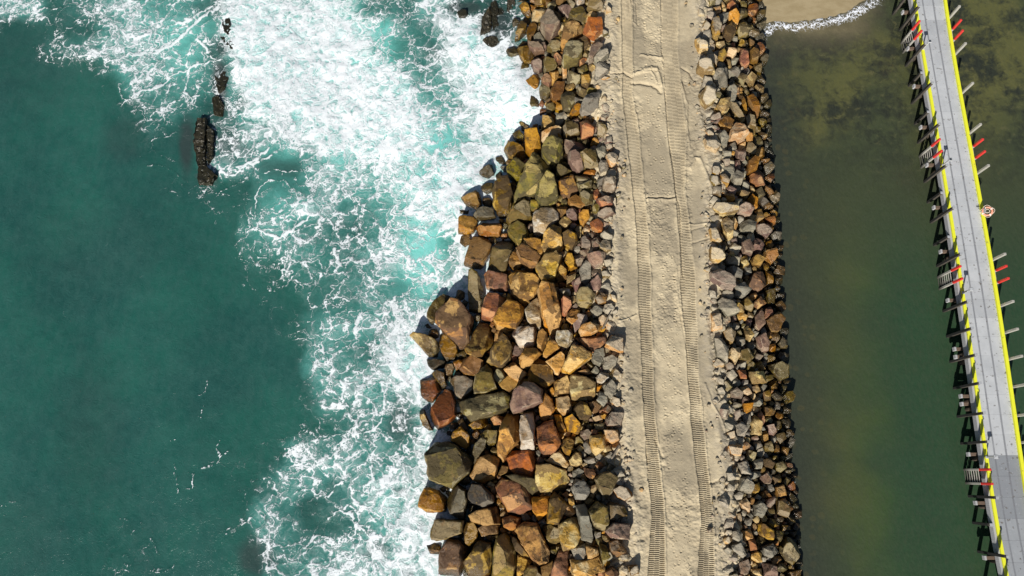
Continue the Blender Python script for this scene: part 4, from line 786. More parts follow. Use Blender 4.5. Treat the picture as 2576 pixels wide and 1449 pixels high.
# cover map used to find what the traced boulders leave open
CW, CH = 260, 320      # cells of 4 px, u from 1020, v from -80 upward to 1530... widened below
STEP = 3.0
U0, V0 = 1010.0, -60.0
gu = np.arange(U0, 2060, STEP); gv = np.arange(V0, 1520, STEP)
GU, GV = np.meshgrid(gu, gv)
cover = np.zeros(GU.shape, bool)
def fill_poly(pts, grow=1.0):
    p = np.array(pts); c = p.mean(0); p = c + (p - c) * grow
    x0, x1 = p[:, 0].min() - 3, p[:, 0].max() + 3; y0, y1 = p[:, 1].min() - 3, p[:, 1].max() + 3
    i0, i1 = np.searchsorted(gv, [y0, y1]); j0, j1 = np.searchsorted(gu, [x0, x1])
    if i1 <= i0 or j1 <= j0: return
    X, Y = GU[i0:i1, j0:j1], GV[i0:i1, j0:j1]; ins = np.zeros(X.shape, bool); n = len(p)
    for a in range(n):
        xa, ya = p[a]; xb, yb = p[(a + 1) % n]
        if ya == yb: continue
        m = ((ya > Y) != (yb > Y)) & (X < (xb - xa) * (Y - ya) / (yb - ya) + xa); ins ^= m
    cover[i0:i1, j0:j1] |= ins
for k, p, s in ALL + ALL_REEF: fill_poly(p, 1.02)
# slopes where stones may lie, in the picture
gX, gY = P(GU, GV, 1.2)
for _ in range(4):
    gz = ground(gX, gY); gX, gY = P(GU, GV, np.clip(gz, -.2, 3.0) + .15)
gz = ground(gX, gY)
sideL = (gX > eX(WAT_L, gY) + .35) & (gX < eX(ROAD_L, gY) - .35); sideR = (gX < eX(WAT_R, gY) + .1) & (gX > eX(ROAD_R, gY) + .3)
allow = sideL | sideR
rs = np.random.RandomState(77)
FILL = []
for rad in (15.0, 12.0, 9.5, 7.5, 5.8):
    ky = int(rad * 1.0 / STEP)
    cand = np.argwhere(allow & ~cover); rs.shuffle(cand)
    off = [(a, b) for a in range(-ky, ky + 1) for b in range(-ky, ky + 1) if a * a + b * b <= (rad * .82 / STEP) ** 2]
    oa = np.array([o[0] for o in off]); ob = np.array([o[1] for o in off])
    for i, j in cand[:: (1 if rad < 13 else 1)]:
        if cover[i, j]: continue
        if rad < 7 and GU[i, j] < 1500 and GV[i, j] > 380 and (gX[i, j] - eX(WAT_L, gY[i, j])) < 6.5: continue
        if rad < 9 and GU[i, j] < 1500 and GV[i, j] > 380 and (gX[i, j] - eX(WAT_L, gY[i, j])) < 3.0: continue
        ii = i + oa; jj = j + ob
        ok = (ii >= 0) & (ii < cover.shape[0]) & (jj >= 0) & (jj < cover.shape[1])
        if cover[ii[ok], jj[ok]].any(): continue
        cu, cv = GU[i, j], GV[i, j]
        n = rs.randint(4, 7); a0 = rs.uniform(0, 6.28); el = rs.uniform(.68, 1.0); ro = rs.uniform(0, 3.14); pts = []
        for q in range(n):
            a = a0 + 6.283 * q / n + rs.uniform(-.25, .25); r = rad * rs.uniform(.92, 1.22)
            x, y = r * math.cos(a), r * math.sin(a) * el; pts.append((cu + x * math.cos(ro) - y * math.sin(ro), cv + x * math.sin(ro) + y * math.cos(ro)))
        fill_poly(pts, .96)
        X, Y = gX[i, j], gY[i, j]; left = X < 12 and sideL[i, j]
        tt = (X - eX(WAT_L, Y)) / (eX(ROAD_L, Y) - eX(WAT_L, Y)) if left else (eX(WAT_R, Y) - X) / (eX(WAT_R, Y) - eX(ROAD_R, Y))
        if left:
            if cv < 330: w = 'GGGBBTTPRON'
            else: w = 'BBBKOOGYRT' if tt < .5 else 'NNPPTTRGGO'
        else: w = 'BBBGRGKGN' if tt < .35 else 'NNNNTTPPGGB'
        FILL.append((w[rs.randint(len(w))], pts, 'sea' if left else 'lagoon'))
for _ in range(520):
    # stray stones half buried along both shoulders of the road
    vv_ = rs.uniform(-40, 1490); sd_ = rs.rand() < .55; Yp = float(P(1600, vv_, 3.0)[1]); ex = float(eX(ROAD_L if sd_ else ROAD_R, Yp)) + (1 if sd_ else -1) * (rs.uniform(-.7, .15) + .9 * rs.rand() ** 4)
    cu, cv = [float(q) for q in Q(ex, Yp, 2.9)]; r0 = rs.uniform(1.6, 5.2) if rs.rand() < .8 else rs.uniform(5, 8)
    FILL.append(('NTPTGN'[rs.randint(6)], [(cu + r0 * rs.uniform(.8, 1.2) * math.cos(6.283 * q / 6), cv + .85 * r0 * rs.uniform(.8, 1.2) * math.sin(6.283 * q / 6)) for q in range(6)], 'sea' if sd_ else 'lagoon'))
print('traced', len(ALL), 'fill', len(FILL))

def dust_of(X, Y):
    d = np.minimum(np.abs(X - eX(ROAD_L, Y)), np.abs(X - eX(ROAD_R, Y))); return float(np.clip(1.0 - d / (1.6 if X < 11 else 2.6), 0, 1))
def finish_mesh(bm, name, mat_list=None, dust=None, ang=33):
    me = bm_mesh(bm, name)
    for p in me.polygons: p.use_smooth = True
    try: me.set_sharp_from_angle(angle=math.radians(ang))
    except Exception: pass
    return me
CW_ = {'O': 'ochre', 'B': 'brown', 'T': 'cream', 'W': 'whitish', 'R': 'rusty', 'P': 'purplish', 'G': 'olive', 'Y': 'mossy', 'N': 'grey', 'K': 'black', 'H': 'brown'}
def name_rocks(info):
    """say for each boulder its look, its place on the slope and the colours of the boulders round it"""
    cen = np.array([np.mean(p, 0) for _, _, p, _, _, _, _ in info]); cand = []
    for n, (o, k, p, s, a, cx, cy) in enumerate(info):
        c = cen[n]; q = np.array(p) - c; ev = np.linalg.eigvalsh(np.cov(q.T)); asp = math.sqrt(ev[1] / max(ev[0], 1e-6))
        size = 'huge' if a > 3600 else 'big' if a > 1900 else 'medium' if a > 900 else 'small'
        shp = 'elongated' if asp > 1.75 else 'squarish' if len(p) <= 5 and asp < 1.25 else 'roundish' if asp < 1.22 and len(p) > 6 else 'angular'
        wl, rl, rr, wr = float(eX(WAT_L, cy)), float(eX(ROAD_L, cy)), float(eX(ROAD_R, cy)), float(eX(WAT_R, cy))
        if s == 'sea': tt = (cx - wl) / (rl - wl); where = 'at the surf' if tt < .2 else 'at seaward road edge' if tt > .84 else 'low on seaward slope' if tt < .5 else 'high on seaward slope'
        else: tt = (wr - cx) / (wr - rr); where = 'at the lagoon edge' if tt < .3 else 'at lagoonward road edge' if tt > .78 else 'mid lagoon slope'
        zone = ['top edge', 'upper photo', 'above the middle', 'middle', 'below the middle', 'lower photo', 'bottom edge'][min(6, int(max(0, c[1]) / 1449 * 7))]
        d = cen - c; dist = np.hypot(d[:, 0], d[:, 1]); dist[n] = 1e9; nb = {}
        for w, m in (('above', d[:, 1] < -abs(d[:, 0])), ('below', d[:, 1] > abs(d[:, 0])), ('right', d[:, 0] > abs(d[:, 1])), ('left', d[:, 0] < -abs(d[:, 1]))):
            m = m & (dist < 110)
            if m.any(): nb[w] = CW_[info[int(np.argmin(np.where(m, dist, 1e9)))][1]]
        col = PAL[k][2].replace(' ', '-'); head = f'{size} {shp} {col} boulder {where}'; tail = zone
        fm = {'above': lambda x: f'{x} one above', 'below': lambda x: f'{x} one below', 'right': lambda x: f'{x} one right', 'left': lambda x: f'{x} one left'}
        opts = [f'{head}, {tail}']
        ks = list(nb)
        opts += [f'{head}, {tail}, {fm[a_](nb[a_])}' for a_ in ks]
        opts += [f'{head}, {tail}, {nb[a_]} {a_}, {nb[b_]} {b_}' for i, a_ in enumerate(ks) for b_ in ks[i + 1:]]
        opts += [f'{size} {shp} {col} boulder {where}, {tail}, {nb[a_]} {a_}, {nb[b_]} {b_}, {nb[c_]} {c_}' for i, a_ in enumerate(ks) for j, b_ in enumerate(ks[i + 1:], i + 1) for c_ in ks[j + 1:]]
        if len(ks) == 4: opts.append(f'{size} {shp} {col} boulder {where}, ' + ', '.join(f'{nb[q_]} {q_}' for q_ in ks))
        cand.append([t for t in opts if len(t.split()) <= 16])
    # a label counts only when it is true of one boulder alone
    cnt = {}
    for c_ in cand:
        for t in set(c_): cnt[t] = cnt.get(t, 0) + 1
    for (o, k, p, s, a, cx, cy), c_ in zip(info, cand):
        lab = next((t for t in c_ if cnt[t] == 1), c_[-1])
        tag(o, lab, 'boulder', 'boulders on the seaward slope' if s == 'sea' else 'boulders on the lagoon slope')
FS = {id(q[1]) for q in FILL}
def n_fill(p): return id(p) in FS
def build_rocks():
    traced = sorted([(parea(p), k, p, s) for k, p, s in ALL + FILL], key=lambda q: -q[0])
    # keep those inside the frame first
    def vis(p):
        c = np.mean(p, 0); return -8 < c[0] < 2584 and -8 < c[1] < 1457
    single = [q for q in traced if vis(q[2])][:300]; ids = {id(q) for q in single}; rest = [q for q in traced if id(q) not in ids]
    info = []
    for n, (a, k, p, s) in enumerate(single):
        bm, (cx, cy, zm), sz, t = rock_geo(p, 1000 + n, fine=True)
        me = finish_mesh(bm, 'boulder'); d = dust_of(cx, cy)
        at = me.attributes.new('dust', 'FLOAT', 'POINT'); at.data.foreach_set('value', np.full(len(me.vertices), d, np.float32))
        o = link('boulder', me, RM[k], loc=(cx, cy, zm))
        info.append((o, k, p, s, a, cx, cy))
    name_rocks(info)
    # all the smaller stones in between, past three hundred
    big = bmesh.new(); keys = list(PAL); me = bpy.data.meshes.new('small_stones'); dl = big.verts.layers.float.new('dust')
    for n, (a, k, p, s) in enumerate(rest):
        bm, (cx, cy, zm), sz, t = rock_geo(p, 5000 + n, fine=(a > 500), lift=(.0 if n_fill(p) else .2))
        tmp = bpy.data.meshes.new('t'); bm.to_mesh(tmp); bm.free(); tmp.transform(Matrix.Translation((cx, cy, zm)))
        nv, nf = len(big.verts), len(big.faces); big.from_mesh(tmp); bpy.data.meshes.remove(tmp)
        big.verts.ensure_lookup_table(); big.faces.ensure_lookup_table(); d = dust_of(cx, cy); mi = keys.index(k)
        for w in big.verts[nv:]: w[dl] = d
        for f in big.faces[nf:]: f.material_index = mi
    big.to_mesh(me); big.free()
    for p in me.polygons: p.use_smooth = True
    me.set_sharp_from_angle(angle=math.radians(33))
    o = link('small_stones', me, [RM[k] for k in keys]); tag(o, 'smaller mixed stones packed between the big boulders', 'stones', None, 'stuff')
    # reef that breaks the surface
    for n, (k, p, s) in enumerate(ALL_REEF):
        bm, (cx, cy, zm), sz, t = rock_geo(p, 9000 + n, lift=0, squash=(.34 if n < 9 else .5), flat=True)
        me = finish_mesh(bm, 'reef_rock'); o = link('reef_rock', me, RM[k], loc=(cx, cy, -.04 if n < 6 else -.20 if n < 9 else .0))
        tag(o, REEF_L[n], 'reef rock', 'reef rocks breaking the surface')
REEF_L = ['narrow brown reef rock standing in white foam near the top left', 'black wet reef lump just below the narrow brown one in foam', 'long brown reef slab in open teal water, upper end', 'long brown reef slab in open teal water, middle section',
          'dark awash lower end of the long reef slab', 'dark reef strip split off the right side of the long slab', 'dark awash rock in the gap between the two brown reefs, upper', 'dark awash rock just above the long reef slab, foam on its right', 'small black awash rock below the narrow brown reef', 'thin upright reef ledge at top beside the boulders, leftmost', 'small reef block right of the leftmost thin ledge',
          'reef ledge touching the first boulders at the top edge', 'reef ledge directly below the leftmost thin one', 'round dark reef knob at the rim of white surf', 'slim reef tooth right of the round dark knob', 'squarish reef tooth against the boulders below the swirl', 'black wet reef shelf left of the thin ledges']
build_rocks()

# driftwood lying on the stones
def stick(pts, oy, ox, k, w, label, zoff=.55):
    q = [(ox + a * k, oy + b * k) for a, b in pts]; out = []
    for (a, b) in q:
        z = 1.5
        for _ in range(5): X, Y = P(a, b, z); z = min(float(ground(X, Y)), ROAD_Z) + zoff
        out.append(Vector((float(X), float(Y), z)))
    p, e = out[0], out[-1]; n = 9; c = (p + e) / 2; L = (e - p)
    bm = bmesh.new(); pts_ = []; rr = []
    for i in range(n):
        t = i / (n - 1); pts_.append(p + L * t - c + Vector((math.sin(t * 7) * .02, math.cos(t * 5) * .02, .02 * math.sin(t * 9)))); rr.append(w * (1 - .35 * t) * (1 + .15 * math.sin(i * 2.3)))
    add_tube(bm, pts_, rr, 7)
    o = link('driftwood', bm_mesh(bm, 'driftwood'), WOOD, loc=c); tag(o, label, 'driftwood', 'timber washed onto the boulders')
NW = NT('weathered_wood'); pp = NW.pos(); gw = NW.noise(NW.vmath('MULTIPLY', pp, (9, 2, 9)), 3, 5, .6).outputs['Fac']
WOOD = NW.out(NW.mix(gw, (.10, .08, .055), (.28, .23, .17)), .85, NW.bump(gw, .5, .02))
stick([(885, 950), (1045, 872)], 0, 1481, 1 / 3, .045, 'thin grey driftwood stick pointing down-left at an ochre boulder, lagoon side')
stick([(925, 592), (1035, 520)], 0, 1481, 1 / 3, .045, 'thin driftwood stick lying across a grey boulder, lagoon side near the top')
stick([(1950, 430), (2028, 268)], 721.3, 1030.4, .24887, .06, 'dark plank leaning at the seaward edge of the sand road, mid photo')
stick([(2002, 285), (2088, 155)], 1082, 1030.4, .25332, .065, 'brown timber offcut half in sand at the seaward road edge, lower photo')
stick([(1715, 490), (1785, 560)], 1082, 1030.4, .25332, .05, 'short brown timber stub wedged between grey boulders, lower photo')
# ------------------------------------------------------------------ the pier
DZ = 1.62
def nat(p): return [(a * .644, b * .644) for a, b in p]
LK = nat([(3567, 0), (3587, 97), (3609, 232), (3628, 348), (3647, 464), (3661, 557), (3688, 707), (3706, 831), (3727, 955), (3746, 1080), (3766, 1200), (3786, 1320), (3802, 1440), (3818, 1560), (3830, 1680), (3840, 1759), (3861, 1877), (3883, 1995), (3907, 2113), (3926, 2246)])
RK = nat([(3684, 0), (3705, 97), (3723, 193), (3740, 309), (3756, 425), (3777, 541), (3793, 603), (3810, 707), (3831, 831), (3855, 955), (3878, 1100), (3900, 1200), (3920, 1320), (3936, 1440), (3948, 1560), (3964, 1680), (3977, 1759), (3993, 1857), (4016, 1995), (4040, 2113), (4062, 2246)])
def side_fit(K):
    a = np.array(K); return np.polyfit(a[:, 1], a[:, 0], 4)
fL, fR = side_fit(LK), side_fit(RK)
VT = np.arange(-30, 1480, 4.0)
lX, lY = P(np.polyval(fL, VT), VT, DZ); rX, rY = P(np.polyval(fR, VT), VT, DZ)
# carry the pier on in straight lines beyond the frame
def extend(X, Y):
    a = np.array([X[0] - X[6], Y[0] - Y[6]]); a /= np.hypot(*a); b = np.array([X[-1] - X[-7], Y[-1] - Y[-7]]); b /= np.hypot(*b); t = np.arange(26, 0, -1) * 1.2; t2 = np.arange(1, 14) * 1.2
    return np.concatenate([X[0] + a[0] * t, X, X[-1] + b[0] * t2]), np.concatenate([Y[0] + a[1] * t, Y, Y[-1] + b[1] * t2])
LX, LY = extend(lX, lY); RX, RY = extend(rX, rY)
CXp, CYp = (LX + RX) / 2, (LY + RY) / 2
S = np.concatenate([[0], np.cumsum(np.hypot(np.diff(CXp), np.diff(CYp)))])
def rail(s, q):
    """point on the deck: s metres along, q = 0 at the left kerb centre, 1 at the right kerb centre"""
    return np.interp(s, S, LX) * (1 - q) + np.interp(s, S, RX) * q, np.interp(s, S, LY) * (1 - q) + np.interp(s, S, RY) * q
def s_of(X, Y): i = int(np.argmin((CXp - X) ** 2 + (CYp - Y) ** 2)); return S[i]
pier = empty('pier', (float(CXp[200]), float(CYp[200]), 0.0))
tag(pier, 'long grey jetty with yellow kerbs curving over the lagoon', 'jetty')
PO = Vector(pier.location)
W0 = float(np.mean(np.hypot(RX - LX, RY - LY)))

N = NT('deck_slab'); pos = N.pos(); q_ = N.attr('across'); al = N.attr('along'); tone = N.attr('tone')
a = N.noise(pos, 1.3, 6, .65).outputs['Fac']; b = N.noise(pos, 9, 6, .7).outputs['Fac']; c = N.noise(N.vmath('ADD', pos, (5, 5, 5)), 4.5, 4, .6).outputs['Fac']
def dline(x, w): return N.ramp(N.math('ABSOLUTE', N.math('SUBTRACT', N.math('ADD', q_, N.math('MULTIPLY', N.math('SUBTRACT', b, .5), .02)), x)), w * .5, w, 1, 0)
lin = N.math('MAXIMUM', dline(.285, .032), dline(.625, .036))
col = N.mix(N.ramp(a, .3, .7), (.43, .445, .46), (.50, .515, .53))
col = N.mix(tone, col, (.14, .155, .175))
col = N.mix(N.math('MULTIPLY', lin, N.ramp(a, .2, .6, .45, .8)), col, (.16, .165, .18))
col = N.mix(N.ramp(N.math('ADD', c, N.math('MULTIPLY', b, .35)), .80, .86, 0, .75), col, (.10, .085, .07))
col = N.mix(N.math('MULTIPLY', N.ramp(b, .60, .66), N.math('MULTIPLY', tone, .6)), col, (.5, .52, .55))
edge_ = N.ramp(N.math('ABSOLUTE', N.math('SUBTRACT', q_, .5)), .36, .44, 0, 1)
col = N.mix(N.math('MULTIPLY', edge_, N.ramp(b, .56, .62, 0, .8)), col, (.07, .06, .05))
M_DECK = N.out(col, .85, N.bump(b, .25, .01), .3)
N = NT('yellow_paint'); pos = N.pos(); b = N.noise(pos, 4, 6, .7).outputs['Fac']
M_YEL = N.out(N.mix(N.ramp(b, .60, .68), (.76, .77, .03), (.25, .23, .08)), .55, N.bump(b, .15, .01))
N = NT('red_paint'); b = N.noise(N.pos(), 6, 5, .7).outputs['Fac']; M_RED = N.out(N.mix(N.ramp(b, .55, .7), (.62, .035, .03), (.45, .07, .05)), .55)
def timber(name, A, B, z0=None):
    N = NT(name); p = N.pos(); g = N.noise(N.vmath('MULTIPLY', p, (8, 8, 1.2)), 3, 6, .65).outputs['Fac']; col = N.mix(N.ramp(g, .3, .7), A, B)
    z = N.sep(p)[2]; w = N.ramp(N.math('ADD', z, N.math('MULTIPLY', g, .5)), .3, 1.1, .85, 0); col = N.mix(w, col, (.03, .028, .02))
    return N.out(col, .8, N.bump(g, .4, .02), .3)
M_DARK = timber('tarred_timber', (.035, .030, .025), (.11, .095, .075)); M_SIDE = NT('shaded_side_black').out((.018, .017, .016), .7); M_PALE = timber('weathered_timber', (.30, .29, .25), (.42, .40, .36)); M_BEAM = timber('under_deck_timber', (.10, .07, .05), (.17, .12, .085))  # the flat black stands in for shade and tar on the piles' outer side
M_CONC = timber('edge_beam', (.33, .33, .33), (.43, .43, .44)); 
N = NT('galvanised_steel'); M_STEEL = N.out((.50, .51, .52), .45, None, .5, .3)
N = NT('dark_glass'); M_DG = N.out((.05, .06, .07), .25)

def strip(name, mat, q0, q1, z0, z1, n0, n1, off0=0.0, off1=0.0):
    """long box following the pier between two offsets across it"""
    ss = np.linspace(n0, n1, max(2, int((n1 - n0) / .35))); bm = bmesh.new(); prev = None
    for s in ss:
        xa, ya = rail(s, q0); xb, yb = rail(s, q1); x1, y1 = rail(s, 1.0); x0, y0 = rail(s, 0.0); d = np.array([x1 - x0, y1 - y0]); d /= np.hypot(*d)
        A = (xa + d[0] * off0 - PO.x, ya + d[1] * off0 - PO.y); B = (xb + d[0] * off1 - PO.x, yb + d[1] * off1 - PO.y)
        r = [bm.verts.new((A[0], A[1], z0)), bm.verts.new((B[0], B[1], z0)), bm.verts.new((B[0], B[1], z1)), bm.verts.new((A[0], A[1], z1))]
        if prev:
            for i in range(4): bm.faces.new((prev[i], prev[(i + 1) % 4], r[(i + 1) % 4], r[i]))
        else: bm.faces.new(r[::-1])
        prev = r
    bm.faces.new(prev); bmesh.ops.recalc_face_normals(bm, faces=bm.faces[:])
    return link(name, bm_mesh(bm, name), mat, pier)
SMAX = float(S[-1])
# deck slabs, one part each
marks = []; vv = -150.0
xx, yy = P(0.5 * (np.polyval(fL, -30) + np.polyval(fR, -30)), -30, DZ)
s = 0.0
while s < SMAX - 1.3: marks.append(s); s += 1.21
rsd = np.random.RandomState(4)
for i in range(len(marks) - 1):
    s0, s1 = marks[i] + .003, marks[i + 1] - .003; bm = bmesh.new(); la = bm.verts.layers.float.new('across'); lb = bm.verts.layers.float.new('tone')
    um, vm = Q(*rail((s0 + s1) / 2, .5), DZ)
    tone = {True: .72, False: rsd.choice([0, 0, 0, .05, .1, .18])}[bool(vm > 1132)]
    if vm > 1290: tone = .55
    if 58 < vm < 78 or 745 < vm < 760: tone = max(tone, .25)
    dz = rsd.uniform(-.004, .004); top = []; bot = []
    for s_ in (s0, s1):
        for z, lst in ((DZ + dz, top), (DZ - .16, bot)):
            row = []
            for q in np.linspace(0, 1, 9):
                x, y = rail(s_, q); w = bm.verts.new((x - PO.x, y - PO.y, z)); w[la] = q; w[lb] = tone; row.append(w)
            lst.append(row)
    for k in range(8):
        bm.faces.new((top[0][k], top[0][k + 1], top[1][k + 1], top[1][k])); bm.faces.new((bot[0][k], bot[1][k], bot[1][k + 1], bot[0][k + 1]))
        bm.faces.new((top[0][k], bot[0][k], bot[0][k + 1], top[0][k + 1])); bm.faces.new((top[1][k + 1], bot[1][k + 1], bot[1][k], top[1][k]))
    for r0, r1 in ((0, 0),):
        bm.faces.new((top[0][0], top[1][0], bot[1][0], bot[0][0])); bm.faces.new((top[0][8], bot[0][8], bot[1][8], top[1][8]))
    bmesh.ops.recalc_face_normals(bm, faces=bm.faces[:])
    link('deck_slab', bm_mesh(bm, 'deck_slab'), M_DECK, pier)
strip('yellow_kerb', M_YEL, 0, 0, DZ + .005, DZ + .15, 0, SMAX, -.09, .09)
strip('yellow_kerb', M_YEL, 1, 1, DZ + .005, DZ + .15, 0, SMAX, -.085, .10)
strip('edge_beam', M_CONC, 0, 0, DZ - .30, DZ + .06, 0, SMAX, -.235, -.105)
strip('edge_beam', M_CONC, 1, 1, DZ - .30, DZ - .02, 0, SMAX, .105, .17)
strip('stringer', M_BEAM, .3, .3, DZ - .5, DZ - .17, 0, SMAX, -.1, .1); strip('stringer', M_BEAM, .75, .75, DZ - .5, DZ - .17, 0, SMAX, -.1, .1)

def dirs(s):
    x0, y0 = rail(s, 0); x1, y1 = rail(s, 1); d = np.array([x1 - x0, y1 - y0]); d /= np.hypot(*d); return d, math.atan2(d[1], d[0])
def pile(name, x, y, ztop, mat, rz, w=.17, zbot=-1.2, label=None, cap=None, dark_side=False):
    bm = bmesh.new(); h = ztop - zbot
    add_box(bm, (0, 0, zbot + h / 2), (w, w, h), rz, .018); 
    o = link(name, bm_mesh(bm, name), mat, pier, loc=(x - PO.x, y - PO.y, 0))
    if dark_side:
        bm = bmesh.new(); dx, dy = -math.cos(rz) * (w / 2 + .017), -math.sin(rz) * (w / 2 + .017); add_box(bm, (dx, dy, zbot + h / 2 - .06), (.03, w * .96, h - .2), rz, .006); link('dark_side_plate', bm_mesh(bm, 'dark_side_plate'), M_SIDE, o)  # plate added to blacken the pile's outer side, painting in its shade and tar
    if cap is not None:
        bm = bmesh.new(); add_box(bm, (0, 0, ztop + .02), (w * 1.08, w * 1.08, .035), rz, .008); link('pile_cap', bm_mesh(bm, 'pile_cap'), cap, o)
    return o
def at_nat(x, y, z): a, b = P(x * .644, y * .644, z); return float(a), float(b)
LT = [(1.10, (3547, -40)), (1.10, (3601, 23)), (1.10, (3628, 170)), (.08, (3608, 284)), (1.10, (3655, 323)), (.08, (3633, 437)), (1.10, (3680, 484)), (1.10, (3710, 645)),
      (.08, (3686, 753)), (1.10, (3735, 811)), (.08, (3713, 925)), (1.10, (3766, 991)), (1.10, (3798, 1177)), (1.10, (3814, 1282)), (1.10, (3828, 1386)), (1.10, (3843, 1496)), (1.10, (3855, 1613)), (1.10, (3870, 1725)),
      (1.10, (3899, 1944)), (.08, (3882, 2050)), (1.10, (3946, 2175)), (1.10, (3975, 2300)), (1.10, (3500, -200))]
for h, (x, y) in LT:
    X, Y = at_nat(x, y, DZ + h); s = s_of(X, Y); d, rz = dirs(s)
    # stand it just outside the left edge beam
    ex, ey = rail(s, 0); off = (X - ex) * d[0] + (Y - ey) * d[1]; k = -.33 - off; k = max(-.25, min(.25, k))
    pile('pile', X + d[0] * k, Y + d[1] * k, DZ + h, M_DARK, rz, .155, cap=M_STEEL, dark_side=True)
RT = [(3733, 23), (3760, 168), (3789, 323), (3818, 484), (3845, 645), (3909, 991), (3942, 1176), (3962, 1284), (3973, 1390), (3990, 1501), (4004, 1617), (4022, 1725), (4062, 1944), (4105, 2175), (3700, -130)]
for (x, y) in RT:
    X, Y = at_nat(x, y, DZ + 1.12); s = s_of(X, Y); d, rz = dirs(s); ex, ey = rail(s, 1); off = (X - ex) * d[0] + (Y - ey) * d[1]; k = max(-.3, min(.3, .30 - off))
    pile('pile', X + d[0] * k, Y + d[1] * k, DZ + 1.12, M_PALE, rz, .16)
# ladders: two posts with red upper halves and rungs between them
def ladder(a, b, sgn):
    r = []
    for (x, y) in (a, b):
        X, Y = at_nat(x, y, DZ + 1.02); s = s_of(X, Y); d, rz = dirs(s); ex, ey = rail(s, 0 if sgn < 0 else 1); off = (X - ex) * d[0] + (Y - ey) * d[1]
        k = max(-.3, min(.3, sgn * (.42 if sgn < 0 else .32) - off)); r.append((X + d[0] * k, Y + d[1] * k, rz))
    c = ((r[0][0] + r[1][0]) / 2, (r[0][1] + r[1][1]) / 2)
    e = bpy.data.objects.new('ladder', None); COL.objects.link(e); e.parent = pier; e.location = (c[0] - PO.x, c[1] - PO.y, 0)
    for x, y, rz in r:
        bm = bmesh.new(); add_box(bm, (x - c[0], y - c[1], .5 * (DZ - .05 - .6)), (.13, .13, DZ + .05 + .6 - .1), rz, .012); link('stile', bm_mesh(bm, 'stile'), M_PALE, e)
        bm = bmesh.new(); add_box(bm, (x - c[0], y - c[1], DZ + .50), (.145, .145, 1.04), rz, .02); link('red_grab_post', bm_mesh(bm, 'red_grab_post'), M_RED, e)
    for k in range(8):
        z = -.25 + k * .24; bm = bmesh.new(); p0 = Vector((r[0][0] - c[0], r[0][1] - c[1], z)); p1 = Vector((r[1][0] - c[0], r[1][1] - c[1], z)); add_tube(bm, [p0, p1], .028, 6)
        link('rung', bm_mesh(bm, 'rung'), M_PALE, e)
for a, b in [((3610, 81), (3618, 119)), ((3687, 543), (3695, 588)), ((3770, 1039), (3779, 1087)), ((3882, 1834), (3895, 1890))]: ladder(a, b, -1)
for a, b in [((3739, 77), (3746, 118)), ((3822, 543), (3830, 590)), ((3914, 1038), (3923, 1086)), ((4035, 1834), (4052, 1890))]: ladder(a, b, 1)
# cross beams whose pale ends stick out under the left edge, with a raking pile below
for (x, y) in [(3556, 40), (3581, 188), (3606, 335), (3631, 491), (3655, 643), (3680, 810), (3706, 978), (3738, 1172), (3764, 1360), (3768, 1388), (3790, 1543), (3794, 1573), (3818, 1772), (3850, 1965), (3885, 2180)]:
    X, Y = at_nat(x, y, DZ - .4); s = s_of(X, Y); d, rz = dirs(s); L = 3.0
    x0, y0 = rail(s, .5); bm = bmesh.new(); add_box(bm, (0, 0, DZ - .62), (W0 + 1.15, .20, .22), rz, .015)
    o = link('cross_beam', bm_mesh(bm, 'cross_beam'), M_BEAM, pier, loc=(x0 - PO.x, y0 - PO.y, 0))
    bm = bmesh.new(); ex = -(W0 + 1.15) / 2 - .02; add_box(bm, (ex * d[0], ex * d[1], DZ - .60), (.12, .25, .28), rz, .015); link('beam_end', bm_mesh(bm, 'beam_end'), M_CONC, o)
    for q in (.12, .85):
        px, py = rail(s + .25, q); bm = bmesh.new(); add_tube(bm, [(px - x0 , py - y0, -1.2), (px - x0, py - y0, DZ - .5)], .14, 10); link('support_pile', bm_mesh(bm, 'support_pile'), M_BEAM, o)

# low kerb lights
def make_light(x, y, label):
    X, Y = at_nat(x, y, DZ + .15); s = s_of(X, Y); X, Y = rail(s, 0); d, rz = dirs(s)
    e = empty('kerb_light', (float(X), float(Y), DZ + .15), rz); tag(e, label, 'light post', 'square-topped lights on the left kerb')
    bm = bmesh.new(); add_box(bm, (0, 0, .42), (.075, .075, .84), 0, .008); link('post', bm_mesh(bm, 'post'), M_STEEL, e)
    bm = bmesh.new(); add_box(bm, (0, 0, .02), (.16, .16, .035), 0, .006); link('base_plate', bm_mesh(bm, 'base_plate'), M_STEEL, e)
    bm = bmesh.new(); add_box(bm, (0, 0, .88), (.24, .24, .09), 0, .02); link('lamp_head', bm_mesh(bm, 'lamp_head'), M_STEEL, e)
    bm = bmesh.new(); add_box(bm, (0, 0, .928), (.15, .15, .012), 0, .003); link('top_panel', bm_mesh(bm, 'top_panel'), M_DG if y < 1000 else M_DECK, e)
make_light(3603, 189, 'square-topped kerb light nearest the top, above a leaning dark pile')
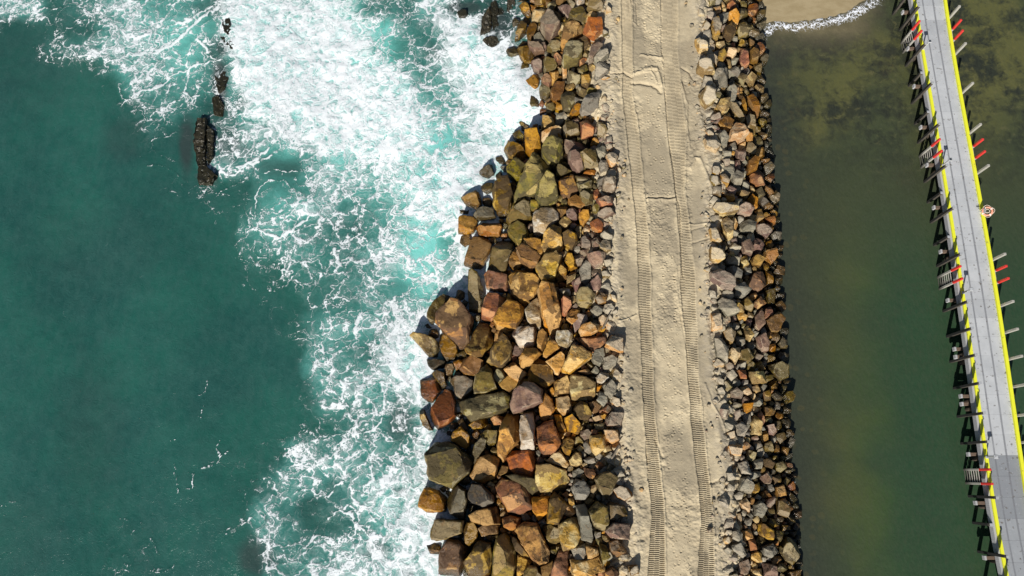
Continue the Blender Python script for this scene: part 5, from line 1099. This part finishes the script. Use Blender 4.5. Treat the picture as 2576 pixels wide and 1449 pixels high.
make_light(3680, 645, 'square-topped kerb light level with the upper middle ladder')
make_light(3758, 1144, 'square-topped kerb light just below the lower middle ladder')
make_light(3846, 1784, 'square-topped kerb light at the bottom, above the last red ladder')

# lifebuoy with its grab rope
def lifebuoy():
    zc = DZ + .55; X, Y = at_nat(3857, 825, zc)
    e = empty('lifebuoy', (X, Y, zc)); tag(e, 'faded orange lifebuoy with rope hanging outside the right kerb', 'lifebuoy')
    N = NT('faded_orange'); b = N.noise(N.pos(), 8, 4).outputs['Fac']; mo = N.out(N.mix(b, (.60, .22, .13), (.70, .36, .25)), .6)
    N = NT('pale_rope'); mr = N.out((.72, .60, .50), .8)
    N = NT('white_band'); mw = N.out((.8, .76, .7), .6)
    tilt = Matrix.Rotation(math.radians(-28), 3, 'Y') @ Matrix.Rotation(math.radians(12), 3, 'X'); R = .26
    c = lambda a, r, z=0: tilt @ Vector((r * math.cos(a), r * math.sin(a), z))
    bm = bmesh.new(); add_tube(bm, [c(2 * math.pi * k / 36, R) for k in range(36)], .068, 10, True); ring = link('ring', bm_mesh(bm, 'ring'), mo, e)
    for p in ring.data.polygons: p.use_smooth = True
    for k in range(4):
        a0 = k * math.pi / 2 + .3; bm = bmesh.new(); add_tube(bm, [c(a0 + t * .06, R) for t in range(5)], .074, 10); link('band', bm_mesh(bm, 'band'), mw, ring)
    bm = bmesh.new(); add_tube(bm, [c(2 * math.pi * k / 48, R + .10 + .04 * math.cos(8 * math.pi * k / 48), .01) for k in range(48)], .014, 5, True); link('grab_rope', bm_mesh(bm, 'grab_rope'), mr, e)
    bm = bmesh.new(); add_tube(bm, [c(.5 * k, .12 + .02 * math.sin(k * 1.7), .02 + .008 * k) for k in range(26)], .013, 5); link('rope_coil', bm_mesh(bm, 'rope_coil'), mr, e)
    bm = bmesh.new(); add_box(bm, (-.34, 0, -.12), (.30, .05, .05), 0, .005); add_box(bm, (-.2, 0, .0), (.05, .30, .26), 0, .005); link('bracket', bm_mesh(bm, 'bracket'), M_STEEL, e)
lifebuoy()
